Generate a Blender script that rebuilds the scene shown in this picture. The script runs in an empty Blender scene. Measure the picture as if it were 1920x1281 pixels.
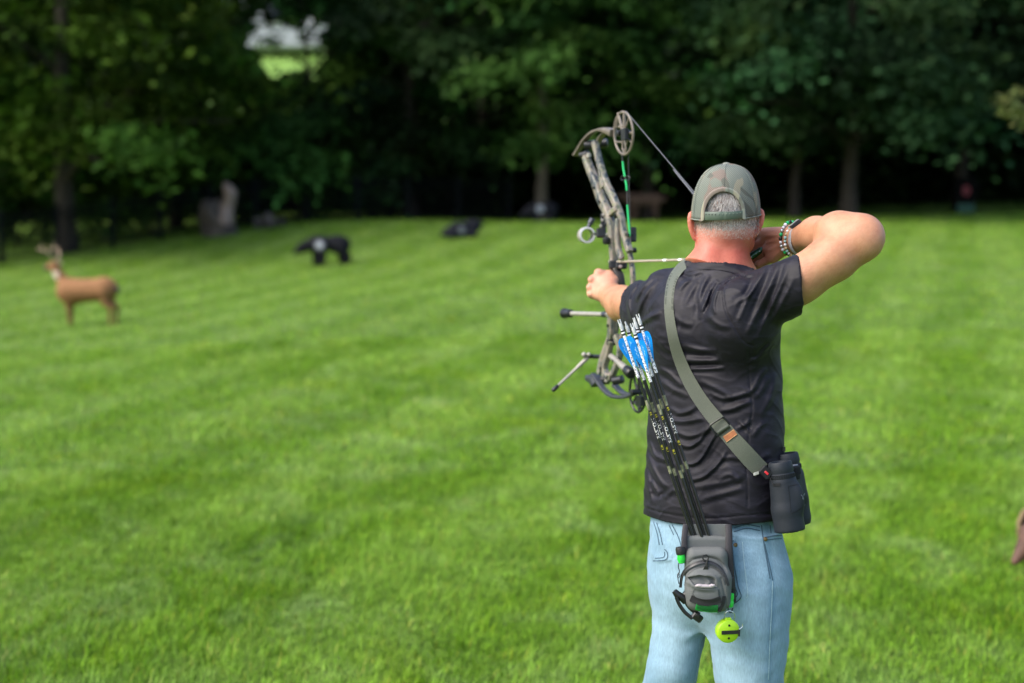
import bpy, math, random, time
import numpy as np
from mathutils import Vector
from mathutils.bvhtree import BVHTree

T0 = time.time()
scene = bpy.context.scene
COL = scene.collection
rnd = random.Random(7)
rng = np.random.default_rng(7)

# ---------------------------------------------------------------- camera, sky, sun, exposure
EYE = np.array([0.0, 0.0, 1.755])
FPX = 50.0 / 36.0 * 1920.0            # focal length in photo pixels
PITCH = math.atan((640.5 - 370.0) / FPX)
RT = np.array([1.0, 0.0, 0.0])
FW = np.array([0.0, math.cos(PITCH), -math.sin(PITCH)])
UP = np.array([0.0, math.sin(PITCH), math.cos(PITCH)])

cam = bpy.data.cameras.new('camera')
cam_ob = bpy.data.objects.new('camera', cam)
COL.objects.link(cam_ob)
cam_ob.location = EYE.tolist()
cam_ob.rotation_euler = (math.pi / 2 - PITCH, 0, 0)
cam.lens = 50.0
cam.sensor_width = 36.0
cam.clip_start = 0.05
cam.clip_end = 1000.0
cam.dof.use_dof = True
cam.dof.focus_distance = 3.2
cam.dof.aperture_fstop = 2.1
scene.camera = cam_ob

SUN_ELEV = math.radians(48)
SUN_AZ = math.radians(-112)           # compass-like: 0 = +Y, negative = to the left
world = bpy.data.worlds.new('World')
scene.world = world
world.use_nodes = True
wn = world.node_tree
wn.nodes.clear()
w_out = wn.nodes.new('ShaderNodeOutputWorld')
w_bg = wn.nodes.new('ShaderNodeBackground')
w_sky = wn.nodes.new('ShaderNodeTexSky')
w_sky.sky_type = 'NISHITA'
w_sky.sun_disc = False
w_sky.sun_elevation = SUN_ELEV
w_sky.sun_rotation = SUN_AZ
w_sky.air_density = 1.0
w_sky.dust_density = 3.0
w_sky.ozone_density = 1.0
w_bg.inputs['Strength'].default_value = 0.13
wn.links.new(w_sky.outputs['Color'], w_bg.inputs['Color'])
wn.links.new(w_bg.outputs['Background'], w_out.inputs['Surface'])

sun = bpy.data.lights.new('sun', 'SUN')
sun.energy = 1.5
sun.angle = math.radians(50)
sun.color = (1.0, 0.95, 0.86)
sun_ob = bpy.data.objects.new('sun', sun)
COL.objects.link(sun_ob)
sd = np.array([math.sin(SUN_AZ) * math.cos(SUN_ELEV), math.cos(SUN_AZ) * math.cos(SUN_ELEV), math.sin(SUN_ELEV)])
sun_ob.rotation_euler = Vector((-sd).tolist()).to_track_quat('-Z', 'Y').to_euler()
sun_ob.location = (-10, -10, 20)

vs = scene.view_settings
scene.display_settings.display_device = 'sRGB'
vs.view_transform = 'Standard'
vs.look = 'None'
vs.exposure = 1.42
vs.gamma = 1.0
vs.use_curve_mapping = False
scene.cycles.max_bounces = 6
scene.cycles.diffuse_bounces = 3
scene.cycles.glossy_bounces = 3
scene.cycles.transparent_max_bounces = 6
scene.cycles.transmission_bounces = 4
scene.cycles.use_denoising = True
scene.cycles.caustics_reflective = False
scene.cycles.caustics_refractive = False

# ---------------------------------------------------------------- helpers
def P(px, py, d):
    """world point seen at photo pixel (px,py), d metres along the viewing axis"""
    return EYE + FW * d + RT * ((px - 960.0) / FPX * d) - UP * ((py - 640.5) / FPX * d)

def proj(p):
    """photo pixel of world points (N,3)"""
    q = p - EYE
    dz = q @ FW
    return 960.0 + FPX * (q @ RT) / dz, 640.5 - FPX * (q @ UP) / dz

def nrm(v):
    v = np.asarray(v, float)
    return v / (np.linalg.norm(v) + 1e-12)

def lin(c):
    return tuple((x / 255.0) / 12.92 if x / 255.0 <= 0.04045 else ((x / 255.0 + 0.055) / 1.055) ** 2.4 for x in c)

ORG = {}

def tag(o, label=None, cat=None, group=None, kind=None):
    if label: o['label'] = label
    if cat: o['category'] = cat
    if group: o['group'] = group
    if kind: o['kind'] = kind
    return o

def thing(name, loc, label=None, cat=None, group=None):
    o = bpy.data.objects.new(name, None)
    COL.objects.link(o)
    o.empty_display_size = 0.1
    o.location = [float(v) for v in loc]
    ORG[o.name] = np.array(loc, float)
    return tag(o, label, cat, group)

def mesh_obj(name, verts, faces, mat=None, parent=None, smooth=True, cols=None, origin=None, mats=None, fmat=None):
    """faces: list of lists or (N,3)/(N,4) array; verts world coordinates"""
    verts = np.asarray(verts, float)
    if parent is not None:
        o_ = ORG[parent.name]
    elif origin is not None:
        o_ = np.asarray(origin, float)
    else:
        o_ = np.zeros(3)
    me = bpy.data.meshes.new(name)
    v = verts - o_
    if isinstance(faces, np.ndarray):
        k = faces.shape[1]
        nf = len(faces)
        me.vertices.add(len(v))
        me.vertices.foreach_set('co', v.astype(np.float32).ravel())
        me.loops.add(nf * k)
        me.loops.foreach_set('vertex_index', faces.astype(np.int32).ravel())
        me.polygons.add(nf)
        me.polygons.foreach_set('loop_start', (np.arange(nf) * k).astype(np.int32))
        me.update(calc_edges=True)
    else:
        me.from_pydata(v.tolist(), [], [list(map(int, f)) for f in faces])
        me.update()
    if smooth:
        me.polygons.foreach_set('use_smooth', np.ones(len(me.polygons), dtype=bool))
    if cols is not None:
        at = me.color_attributes.new('col', 'FLOAT_COLOR', 'POINT')
        c = np.ones((len(v), 4), np.float32)
        c[:, :3] = cols
        at.data.foreach_set('color', c.ravel())
    if mats:
        for m in mats: me.materials.append(m)
        if fmat is not None:
            me.polygons.foreach_set('material_index', np.asarray(fmat, np.int32))
    elif mat:
        me.materials.append(mat)
    o = bpy.data.objects.new(name, me)
    COL.objects.link(o)
    if parent is not None:
        o.parent = parent
        ORG[o.name] = o_
    else:
        o.location = o_.tolist()
        ORG[o.name] = o_
    return o

class MB:
    """collects shapes into one mesh"""
    def __init__(s):
        s.v, s.f, s.c, s.n = [], [], [], 0
    def add(s, v, f, col=None):
        v = np.asarray(v, float)
        s.v.append(v)
        s.f += [[i + s.n for i in q] for q in f]
        s.c.append(np.tile(np.array(col if col is not None else (1, 1, 1), float), (len(v), 1)))
        s.n += len(v)
        return s
    def tube(s, pts, r, n=10, col=None, flat=1.0, up=None, cap=True, closed=False):
        """swept tube; r scalar or list; flat scales the second axis; up fixes the second axis direction"""
        pts = np.asarray(pts, float)
        m = len(pts)
        r = np.full(m, r, float) if np.isscalar(r) else np.asarray(r, float)
        T = np.gradient(pts, axis=0) if not closed else np.roll(pts, -1, 0) - np.roll(pts, 1, 0)
        T /= (np.linalg.norm(T, axis=1)[:, None] + 1e-12)
        if up is None:
            a = np.array([0, 0, 1.0]) if abs(T[0][2]) < 0.9 else np.array([1.0, 0, 0])
        else:
            a = np.asarray(up, float)
        rings = []
        for i in range(m):
            u = a - T[i] * (a @ T[i])
            if np.linalg.norm(u) < 1e-6: u = np.cross(T[i], [1, 0.3, 0.2])
            u = nrm(u)
            if up is None: a = u
            w = np.cross(T[i], u)
            th = np.arange(n) / n * 2 * math.pi
            rings.append(pts[i] + r[i] * (np.cos(th)[:, None] * w + flat * np.sin(th)[:, None] * u))
        v = np.concatenate(rings)
        f = []
        for i in range(m if closed else m - 1):
            i2 = (i + 1) % m
            for j in range(n):
                j2 = (j + 1) % n
                f.append([i * n + j, i * n + j2, i2 * n + j2, i2 * n + j])
        if cap and not closed:
            f.append(list(range(n))[::-1])
            f.append([(m - 1) * n + j for j in range(n)])
        return s.add(v, f, col)
    def lathe(s, base, axis, prof, n=24, col=None, cap=True):
        """prof: list of (distance along axis, radius)"""
        base = np.asarray(base, float); ax = nrm(axis)
        pts = [base + ax * t for t, r in prof]
        u = nrm(np.cross(ax, [0.31, 0.2, 1.0] if abs(ax[2]) < 0.9 else [1.0, 0.1, 0]))
        w = np.cross(ax, u)
        th = np.arange(n) / n * 2 * math.pi
        rings = [p + max(r, 1e-5) * (np.cos(th)[:, None] * u + np.sin(th)[:, None] * w) for p, (t, r) in zip(pts, prof)]
        v = np.concatenate(rings)
        f = [[i * n + j, i * n + (j + 1) % n, (i + 1) * n + (j + 1) % n, (i + 1) * n + j] for i in range(len(prof) - 1) for j in range(n)]
        if cap: f.append(list(range(n))[::-1]); f.append([(len(prof) - 1) * n + j for j in range(n)])
        return s.add(v, f, col)
    def box(s, c, ax, ay, az, col=None, bev=0.0):
        """box with half-vectors ax, ay, az; bev = fraction bevel of the smallest half-size"""
        c = np.asarray(c, float); A = [np.asarray(q, float) for q in (ax, ay, az)]
        L = [np.linalg.norm(q) for q in A]
        D = [q / l for q, l in zip(A, L)]
        b = bev if bev > 0 else 0.12 * min(L)
        vs_, idx = [], {}
        for sx in (-1, 1):
            for sy in (-1, 1):
                for sz in (-1, 1):
                    for k in range(3):
                        h = [L[0] - b, L[1] - b, L[2] - b]
                        h[k] = L[k]
                        idx[(sx, sy, sz, k)] = len(vs_)
                        vs_.append(c + D[0] * sx * h[0] + D[1] * sy * h[1] + D[2] * sz * h[2])
        f = []
        for k in range(3):
            o1, o2 = [(1, 2), (0, 2), (0, 1)][k]
            for sg in (-1, 1):
                q = []
                for a_, b_ in ((-1, -1), (1, -1), (1, 1), (-1, 1)):
                    t = [0, 0, 0]; t[k] = sg; t[o1] = a_; t[o2] = b_
                    q.append(idx[(t[0], t[1], t[2], k)])
                f.append(q)
        for k in range(3):                       # edges along axis k
            o1, o2 = [(1, 2), (0, 2), (0, 1)][k]
            for a_ in (-1, 1):
                for b_ in (-1, 1):
                    def key(sk, face):
                        t = [0, 0, 0]; t[k] = sk; t[o1] = a_; t[o2] = b_
                        return idx[(t[0], t[1], t[2], face)]
                    f.append([key(-1, o1), key(1, o1), key(1, o2), key(-1, o2)])
        for sx in (-1, 1):
            for sy in (-1, 1):
                for sz in (-1, 1):
                    f.append([idx[(sx, sy, sz, 0)], idx[(sx, sy, sz, 1)], idx[(sx, sy, sz, 2)]])
        return s.add(vs_, f, col)
    def ell(s, c, rx, ry, rz, n=16, col=None):
        c = np.asarray(c, float)
        A = [np.asarray(q, float) for q in (rx, ry, rz)]
        v, f = [], []
        m = max(6, n // 2)
        for i in range(m + 1):
            ph = math.pi * i / m
            for j in range(n):
                th = 2 * math.pi * j / n
                v.append(c + A[0] * math.sin(ph) * math.cos(th) + A[1] * math.sin(ph) * math.sin(th) + A[2] * math.cos(ph))
        for i in range(m):
            for j in range(n):
                f.append([i * n + j, i * n + (j + 1) % n, (i + 1) * n + (j + 1) % n, (i + 1) * n + j])
        return s.add(v, f, col)
    def ball(s, c, r, n=14, col=None):
        return s.ell(c, [r, 0, 0], [0, r, 0], [0, 0, r], n, col)
    def prism(s, outline, depth, col=None):
        """outline: (N,3) coplanar loop; depth vector"""
        o = np.asarray(outline, float); n = len(o)
        d = np.asarray(depth, float)
        v = np.concatenate([o, o + d])
        f = [list(range(n))[::-1], list(range(n, 2 * n))] + [[i, (i + 1) % n, (i + 1) % n + n, i + n] for i in range(n)]
        return s.add(v, f, col)
    def build(s, name, mat=None, parent=None, smooth=True, cols=False, origin=None):
        v = np.concatenate(s.v)
        o = mesh_obj(name, v, s.f, mat, parent, smooth, np.concatenate(s.c) if cols else None, origin)
        import bmesh
        bm = bmesh.new(); bm.from_mesh(o.data)
        bmesh.ops.recalc_face_normals(bm, faces=bm.faces)
        bm.to_mesh(o.data); bm.free()
        if smooth:
            try: o.data.set_sharp_from_angle(angle=math.radians(42))
            except Exception: pass
        return o

def spline(pts, n=8):
    """Catmull-Rom through points (any dimension), n samples per span"""
    p = np.asarray(pts, float)
    if len(p) < 3:
        t = np.linspace(0, 1, n + 1)[:, None]
        return p[0] * (1 - t) + p[-1] * t
    q = np.vstack([2 * p[0] - p[1], p, 2 * p[-1] - p[-2]])
    out = []
    for i in range(1, len(q) - 2):
        for k in range(n):
            t = k / n
            out.append(0.5 * ((2 * q[i]) + (-q[i - 1] + q[i + 1]) * t + (2 * q[i - 1] - 5 * q[i] + 4 * q[i + 1] - q[i + 2]) * t * t + (-q[i - 1] + 3 * q[i] - 3 * q[i + 1] + q[i + 2]) * t ** 3))
    out.append(p[-1])
    return np.array(out)

# ---------------------------------------------------------------- materials
class NT:
    def __init__(s, name):
        s.m = bpy.data.materials.new(name)
        s.m.use_nodes = True
        s.t = s.m.node_tree
        s.t.nodes.clear()
        s.out = s.t.nodes.new('ShaderNodeOutputMaterial')
        s.b = s.t.nodes.new('ShaderNodeBsdfPrincipled')
        s.l(s.b.outputs[0], s.out.inputs['Surface'])
    def n(s, kind, **kw):
        x = s.t.nodes.new('ShaderNode' + kind)
        for k, v in kw.items(): setattr(x, k, v)
        return x
    def l(s, a, b): s.t.links.new(a, b)
    def coord(s, scale=(1, 1, 1), rot=(0, 0, 0)):
        g = s.n('NewGeometry')
        mp = s.n('Mapping')
        mp.inputs['Scale'].default_value = scale
        mp.inputs['Rotation'].default_value = rot
        s.l(g.outputs['Position'], mp.inputs['Vector'])
        return mp.outputs[0]
    def noise(s, scale, detail=3, rough=0.55, vec=None, dist=0.0):
        x = s.n('TexNoise')
        x.inputs['Scale'].default_value = scale
        x.inputs['Detail'].default_value = detail
        x.inputs['Roughness'].default_value = rough
        x.inputs['Distortion'].default_value = dist
        s.l(vec if vec is not None else s.coord(), x.inputs['Vector'])
        return x.outputs['Fac']
    def ramp(s, fac, stops, interp='LINEAR'):
        x = s.n('ValToRGB')
        e = x.color_ramp.elements
        x.color_ramp.interpolation = interp
        while len(e) < len(stops): e.new(0.5)
        for q, (p, c) in zip(e, stops):
            q.position = p
            q.color = (c[0], c[1], c[2], 1) if not np.isscalar(c) else (c, c, c, 1)
        s.l(fac, x.inputs['Fac'])
        return x.outputs['Color']
    def mix(s, fac, a, b, mode='MIX'):
        x = s.n('MixRGB')
        x.blend_type = mode
        for sock, val in ((x.inputs[0], fac), (x.inputs[1], a), (x.inputs[2], b)):
            if hasattr(val, 'is_output'): s.l(val, sock)
            elif np.isscalar(val): sock.default_value = val if sock.type == 'VALUE' else (val, val, val, 1)
            else: sock.default_value = (val[0], val[1], val[2], 1)
        return x.outputs[0]
    def attr(s, name='col'):
        x = s.n('Attribute'); x.attribute_name = name
        return x.outputs['Color']
    def bump(s, h, strength=0.3, dist=0.01):
        x = s.n('Bump')
        x.inputs['Strength'].default_value = strength
        x.inputs['Distance'].default_value = dist
        s.l(h, x.inputs['Height'])
        s.l(x.outputs[0], s.b.inputs['Normal'])
    def base(s, c):
        if hasattr(c, 'is_output'): s.l(c, s.b.inputs['Base Color'])
        else: s.b.inputs['Base Color'].default_value = (c[0], c[1], c[2], 1)
    def set(s, **kw):
        for k, v in kw.items():
            nm = k.replace('_', ' ')
            if nm in s.b.inputs: s.b.inputs[nm].default_value = v
        return s

def simple(name, col, rough=0.5, metal=0.0, var=0.25, scale=60.0, bump=0.0, spec=0.5):
    """procedural material: base colour broken up by noise"""
    m = NT(name)
    f = m.noise(scale, 4, 0.6)
    lo = tuple(x * (1 - var) for x in col); hi = tuple(min(1, x * (1 + var)) for x in col)
    m.base(m.ramp(f, [(0.3, lo), (0.7, hi)]))
    m.set(Roughness=rough, Metallic=metal)
    m.b.inputs['Specular IOR Level'].default_value = spec
    if bump: m.bump(f, bump, 0.002)
    return m.m

def attr_mat(name, rough=0.5, metal=0.0, var=0.15, scale=60.0, spec=0.5, bump=0.0):
    m = NT(name)
    f = m.noise(scale, 4, 0.6)
    m.base(m.mix(1.0, m.attr(), m.ramp(f, [(0.3, 1 - var), (0.7, 1 + var)]), 'MULTIPLY'))
    m.set(Roughness=rough, Metallic=metal)
    m.b.inputs['Specular IOR Level'].default_value = spec
    if bump: m.bump(f, bump, 0.002)
    return m.m
# ================================================================ smooth surfaces grown from distance fields
def smin(a, b, k):
    if k <= 0: return np.minimum(a, b)
    h = np.clip(0.5 + 0.5 * (b - a) / k, 0, 1)
    return b * (1 - h) + a * h - k * h * (1 - h)

def smax(a, b, k): return -smin(-a, -b, k)

def s_cap(a, b, r1, r2=None):
    a = np.asarray(a, float); b = np.asarray(b, float); r2 = r1 if r2 is None else r2
    ab = b - a; L2 = ab @ ab + 1e-12
    def f(p):
        t = np.clip(((p - a) @ ab) / L2, 0, 1)
        q = p - a - t[:, None] * ab
        return np.sqrt((q * q).sum(1)) - (r1 + (r2 - r1) * t)
    return f

def s_chain(pts, rr, k=0.01):
    fs = [s_cap(pts[i], pts[i + 1], rr[i], rr[i + 1]) for i in range(len(pts) - 1)]
    def f(p):
        d = fs[0](p)
        for g_ in fs[1:]: d = smin(d, g_(p), k)
        return d
    return f

def s_ell(c, r, ax=None):
    """ellipsoid; ax rows = its axes"""
    c = np.asarray(c, float); r = np.asarray(r, float)
    A = np.eye(3) if ax is None else np.array([nrm(q) for q in ax])
    def f(p):
        q = (p - c) @ A.T
        k0 = np.sqrt(((q / r) ** 2).sum(1)); k1 = np.sqrt(((q / (r * r)) ** 2).sum(1))
        return k0 * (k0 - 1) / (k1 + 1e-9)
    return f

def s_box(c, h, ax=None, rad=0.0):
    c = np.asarray(c, float); h = np.asarray(h, float) - rad
    A = np.eye(3) if ax is None else np.array([nrm(q) for q in ax])
    def f(p):
        q = np.abs((p - c) @ A.T) - h
        return np.sqrt((np.maximum(q, 0) ** 2).sum(1)) + np.minimum(q.max(1), 0) - rad
    return f

def s_union(k, *fs):
    def f(p):
        d = fs[0](p)
        for g_ in fs[1:]: d = smin(d, g_(p), k)
        return d
    return f

def s_loft(zs, cx, cy, a, b, rot=0.0, power=2.0):
    """vertical loft of ellipses; arrays given at heights zs (ascending)"""
    from_ = [np.asarray(q, float) for q in (zs, cx, cy, a, b)]
    zf = np.linspace(from_[0][0], from_[0][-1], 200)
    def sm(y):
        v = np.interp(zf, from_[0], y)
        kk = np.hanning(23); kk /= kk.sum()
        return np.convolve(np.pad(v, 11, mode='edge'), kk, 'valid')
    CX, CY, AA, BB = [sm(q) for q in from_[1:]]
    c, s = math.cos(rot), math.sin(rot)
    z0, z1 = zf[0], zf[-1]
    def f(p):
        z = p[:, 2]
        x = p[:, 0] - np.interp(z, zf, CX); y = p[:, 1] - np.interp(z, zf, CY)
        A = np.interp(z, zf, AA); B = np.interp(z, zf, BB)
        u = np.abs(x * c + y * s); w = np.abs(-x * s + y * c)
        k0 = ((u / A) ** power + (w / B) ** power) ** (1 / power)
        k1 = np.sqrt((u / A ** 2) ** 2 + (w / B ** 2) ** 2) + 1e-9
        d = np.where(k0 > 0.3, k0 * (k0 - 1) / k1, (k0 - 1) * np.minimum(A, B))
        return np.maximum(d, np.maximum(z0 - z, z - z1))
    return f

def mesh_sdf(f, lo, hi, h, newton=1, block=8, margin=1.0):
    """surface net of f over the box, evaluated only in blocks near the surface"""
    lo = np.asarray(lo, float); hi = np.asarray(hi, float)
    B = block * h
    nb = np.maximum(1, np.ceil((hi - lo) / B).astype(int))
    I = np.stack(np.meshgrid(*[np.arange(k) for k in nb], indexing='ij'), -1).reshape(-1, 3)
    cen = lo + (I + 0.5) * B
    d = np.concatenate([f(cen[i:i + 200000]) for i in range(0, len(cen), 200000)])
    I = I[np.abs(d) < B * 0.87 * 1.25 + margin * 0.012]
    n1 = block + 1
    loc = np.stack(np.meshgrid(*[np.arange(n1)] * 3, indexing='ij'), -1).reshape(-1, 3)
    ND = nb * block + 2
    ids, vts, quads = [], [], []
    CH = 300
    corners = np.array([[0, 0, 0], [1, 0, 0], [0, 1, 0], [1, 1, 0], [0, 0, 1], [1, 0, 1], [0, 1, 1], [1, 1, 1]])
    edges = [(0, 1), (2, 3), (4, 5), (6, 7), (0, 2), (1, 3), (4, 6), (5, 7), (0, 4), (1, 5), (2, 6), (3, 7)]
    for s in range(0, len(I), CH):
        J = I[s:s + CH]
        g0 = J * block
        G = g0[:, None, :] + loc[None]
        pts = lo + G * h
        val = f(pts.reshape(-1, 3)).reshape(len(J), n1, n1, n1)
        c8 = np.stack([val[:, a:a + block, b:b + block, c:c + block] for a, b, c in corners], -1)
        sg = c8 < 0
        mixed = sg.any(-1) & ~sg.all(-1)
        bi, ci, cj, ck = np.nonzero(mixed)
        if len(bi) == 0: continue
        vals = c8[bi, ci, cj, ck]; sgn = sg[bi, ci, cj, ck]
        cell = g0[bi] + np.stack([ci, cj, ck], -1)
        acc = np.zeros((len(bi), 3)); cnt = np.zeros(len(bi))
        for a, b in edges:
            m_ = sgn[:, a] != sgn[:, b]
            t = vals[:, a] / (vals[:, a] - vals[:, b] + 1e-20)
            pp = corners[a] + t[:, None] * (corners[b] - corners[a])
            acc[m_] += pp[m_]; cnt[m_] += 1
        vts.append(lo + (cell + acc / cnt[:, None]) * h)
        cid = (cell[:, 0].astype(np.int64) * ND[1] + cell[:, 1]) * ND[2] + cell[:, 2]
        ids.append(cid)
        sx, sy, sz = int(ND[1] * ND[2]), int(ND[2]), 1
        for b, (o1, o2) in ((1, (sy, sz)), (2, (sz, sx)), (4, (sx, sy))):
            m_ = sgn[:, 0] != sgn[:, b]
            base = cid[m_]
            q = np.stack([base, base - o1, base - o1 - o2, base - o2], -1)
            fl = sgn[m_, 0]
            q[~fl] = q[~fl][:, ::-1]
            quads.append(q)
    ids = np.concatenate(ids); vts = np.concatenate(vts); Q = np.concatenate(quads)
    od = np.argsort(ids); ids = ids[od]; vts = vts[od]
    k = np.clip(np.searchsorted(ids, Q), 0, len(ids) - 1)
    ok = (ids[k] == Q).all(1)
    F = k[ok]
    e = h * 0.35
    for _ in range(newton):
        d0 = chunk(f, vts)
        gr = np.stack([chunk(f, vts + np.eye(3)[i] * e) - d0 for i in range(3)], -1) / e
        g2 = (gr * gr).sum(1) + 1e-6
        st = gr * (d0 / g2)[:, None]
        ln = np.linalg.norm(st, axis=1)
        st *= np.minimum(1, 0.6 * h / (ln + 1e-12))[:, None]
        vts = vts - st
    return vts, F

def chunk(f, p, n=250000):
    return np.concatenate([f(p[i:i + n]) for i in range(0, len(p), n)])

def bvh_of(v, f): return BVHTree.FromPolygons(v.tolist(), f.tolist())

def shoot(bvh, px, py):
    d = nrm(P(px, py, 1.0) - EYE)
    h = bvh.ray_cast(Vector(EYE.tolist()), Vector(d.tolist()))
    return None if h[0] is None else (np.array(h[0]), np.array(h[1]))
# ================================================================ THE SETTING
# terrain heights fitted through points of the lawn
_gp = np.array([[0, 0, 0], [0.5, 3.4, 0], [0, 8, 0], [-6, 8, -.03], [6, 8, .03], [-6, -6, 0], [6, -6, 0], [-3, 14, .0], [4, 14, .08],
                [-6.4, 22, -.18], [-2, 22, .15], [5, 22, .3], [-4.3, 33, .25], [-1.3, 36, .78], [1, 40, 1.04], [7, 40, 1.06], [13, 38, 1.03],
                [-13, 36, .14], [-6.1, 39, .95], [12, 47, 1.33], [2, 47, .95], [-8, 47, 1.1], [-18, 45, .4], [20, 40, 1.1], [20, 20, .35], [-20, 20, -.4],
                [0, 60, 2.4], [25, 60, 2.4], [-25, 60, 2.2]])
def _tps(r2): return 0.5 * r2 * np.log(r2 + 1e-9)
_n = len(_gp)
_K = _tps(((_gp[:, None, :2] - _gp[None, :, :2]) ** 2).sum(-1)) + np.eye(_n) * 2.0
_Q = np.hstack([np.ones((_n, 1)), _gp[:, :2]])
_A = np.block([[_K, _Q], [_Q.T, np.zeros((3, 3))]])
_w = np.linalg.solve(_A, np.concatenate([_gp[:, 2], np.zeros(3)]))

def gz(x, y):
    x = np.asarray(x, float); y = np.asarray(y, float)
    xc = np.clip(x, -26, 26); yc = np.clip(y, -8, 60)
    z = _w[_n] + _w[_n + 1] * xc + _w[_n + 2] * yc
    for i in range(_n):
        z = z + _w[i] * _tps((xc - _gp[i, 0]) ** 2 + (yc - _gp[i, 1]) ** 2)
    t = np.clip((y - 54) / 40, 0, None)
    z = z + 9.5 * np.minimum(t, 1) ** 1.3 + np.clip(t - 1, 0, None) * 14     # the hill behind the wood
    return z

def ground_at(px, py):
    """point of the terrain seen at a photo pixel"""
    d = np.arange(3.0, 140.0, 0.05)
    pts = EYE + d[:, None] * (FW + RT * ((px - 960.0) / FPX) - UP * ((py - 640.5) / FPX))
    below = pts[:, 2] < gz(pts[:, 0], pts[:, 1])
    i = int(np.argmax(below)) if below.any() else len(d) - 1
    return pts[i]

def at_depth(px, d):
    """ground point under pixel column px at y distance d"""
    x = (px - 960.0) / FPX * d * math.cos(PITCH)
    return np.array([x, d, float(gz(x, d))])

def grid_mesh(xs, ys, zf=gz):
    X, Y = np.meshgrid(xs, ys)
    Z = zf(X, Y)
    v = np.stack([X, Y, Z], -1).reshape(-1, 3)
    nx, ny = len(xs), len(ys)
    i = np.arange(ny - 1)[:, None] * nx + np.arange(nx - 1)[None, :]
    f = np.stack([i, i + 1, i + 1 + nx, i + nx], -1).reshape(-1, 4)
    return v, f

# ---- lawn colours: shared by soil sheet and blades
def lawn_colour(m, dark, mid, light):
    big = m.noise(0.9, 4, 0.62, m.coord((1.0, 0.8, 1.0), (0, 0, 0.5)), 0.6)
    mow = m.n('TexWave'); mow.wave_type = 'BANDS'
    mow.inputs['Scale'].default_value = 0.2
    mow.inputs['Distortion'].default_value = 1.2
    mow.inputs['Detail'].default_value = 1.0
    m.l(m.coord((1, 1, 1), (0, 0, math.radians(17.5))), mow.inputs['Vector'])
    fine = m.noise(3.6, 5, 0.7, m.coord((1.0, 0.6, 1.0), (0, 0, 0.6)), 0.8)
    half = lambda u, v: tuple(.5 * (x + y) for x, y in zip(u, v))
    a = m.ramp(big, [(0.28, half(dark, mid)), (0.5, mid), (0.75, half(mid, light))])
    b = m.ramp(fine, [(0.3, dark), (0.55, mid), (0.75, light)])
    c = m.mix(0.6, a, b)
    silver = m.ramp(m.noise(2.1, 4, 0.65, m.coord((1.0, 0.75, 1.0), (0, 0, 0.3)), 0.7), [(0.5, 0.0), (0.68, 0.55)])
    c = m.mix(silver, c, (0.31, 0.45, 0.15))  # pale patches paint in the sheen of blades lying over
    yel = m.ramp(m.noise(1.6, 3, 0.6, m.coord((1.0, 0.8, 1.0), (0.3, 0.8, 1.1)), 0.5), [(0.56, 0.0), (0.7, 0.6)])
    c = m.mix(yel, c, (0.23, 0.37, 0.01))
    return m.mix(0.15, c, m.ramp(mow.outputs['Fac'], [(0.3, dark), (0.7, light)]))

G_DARK, G_MID, G_LIGHT = (0.06, 0.16, 0.004), (0.18, 0.35, 0.018), (0.36, 0.52, 0.13)

m = NT('lawn_soil')
near = m.noise(1.2, 3)
m.base(m.mix(1.0, lawn_colour(m, G_DARK, G_MID, G_LIGHT), m.ramp(m.noise(90, 3, 0.7), [(0.3, 0.22), (0.7, 0.6)]), 'MULTIPLY'))  # speckled darkening paints the small shadows between blades into the soil
m.set(Roughness=0.8)
m.b.inputs['Specular IOR Level'].default_value = 0.2
LAWN_M = m.m

m = NT('undergrowth')
f = m.noise(0.8, 5, 0.65)
m.base(m.ramp(f, [(0.3, (0.008, 0.012, 0.004)), (0.6, (0.018, 0.03, 0.008)), (0.8, (0.04, 0.06, 0.012))]))
m.set(Roughness=0.9)
m.b.inputs['Specular IOR Level'].default_value = 0.1
FLOOR_M = m.m

xs = np.concatenate([np.linspace(-70, -20, 26)[:-1], np.linspace(-20, 22, 85), np.linspace(22, 70, 26)[1:]])
v, f = grid_mesh(xs, np.concatenate([np.linspace(-12, 30, 57)[:-1], np.linspace(30, 50, 41)]))
tag(mesh_obj('lawn', v, f, LAWN_M), 'mown green lawn rising gently to the trees', None, None, 'structure')
v, f = grid_mesh(np.linspace(-70, 70, 71), np.linspace(50, 150, 61))
tag(mesh_obj('hillside', v, f, FLOOR_M), 'dark wooded hillside behind the lawn', None, None, 'structure')

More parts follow.
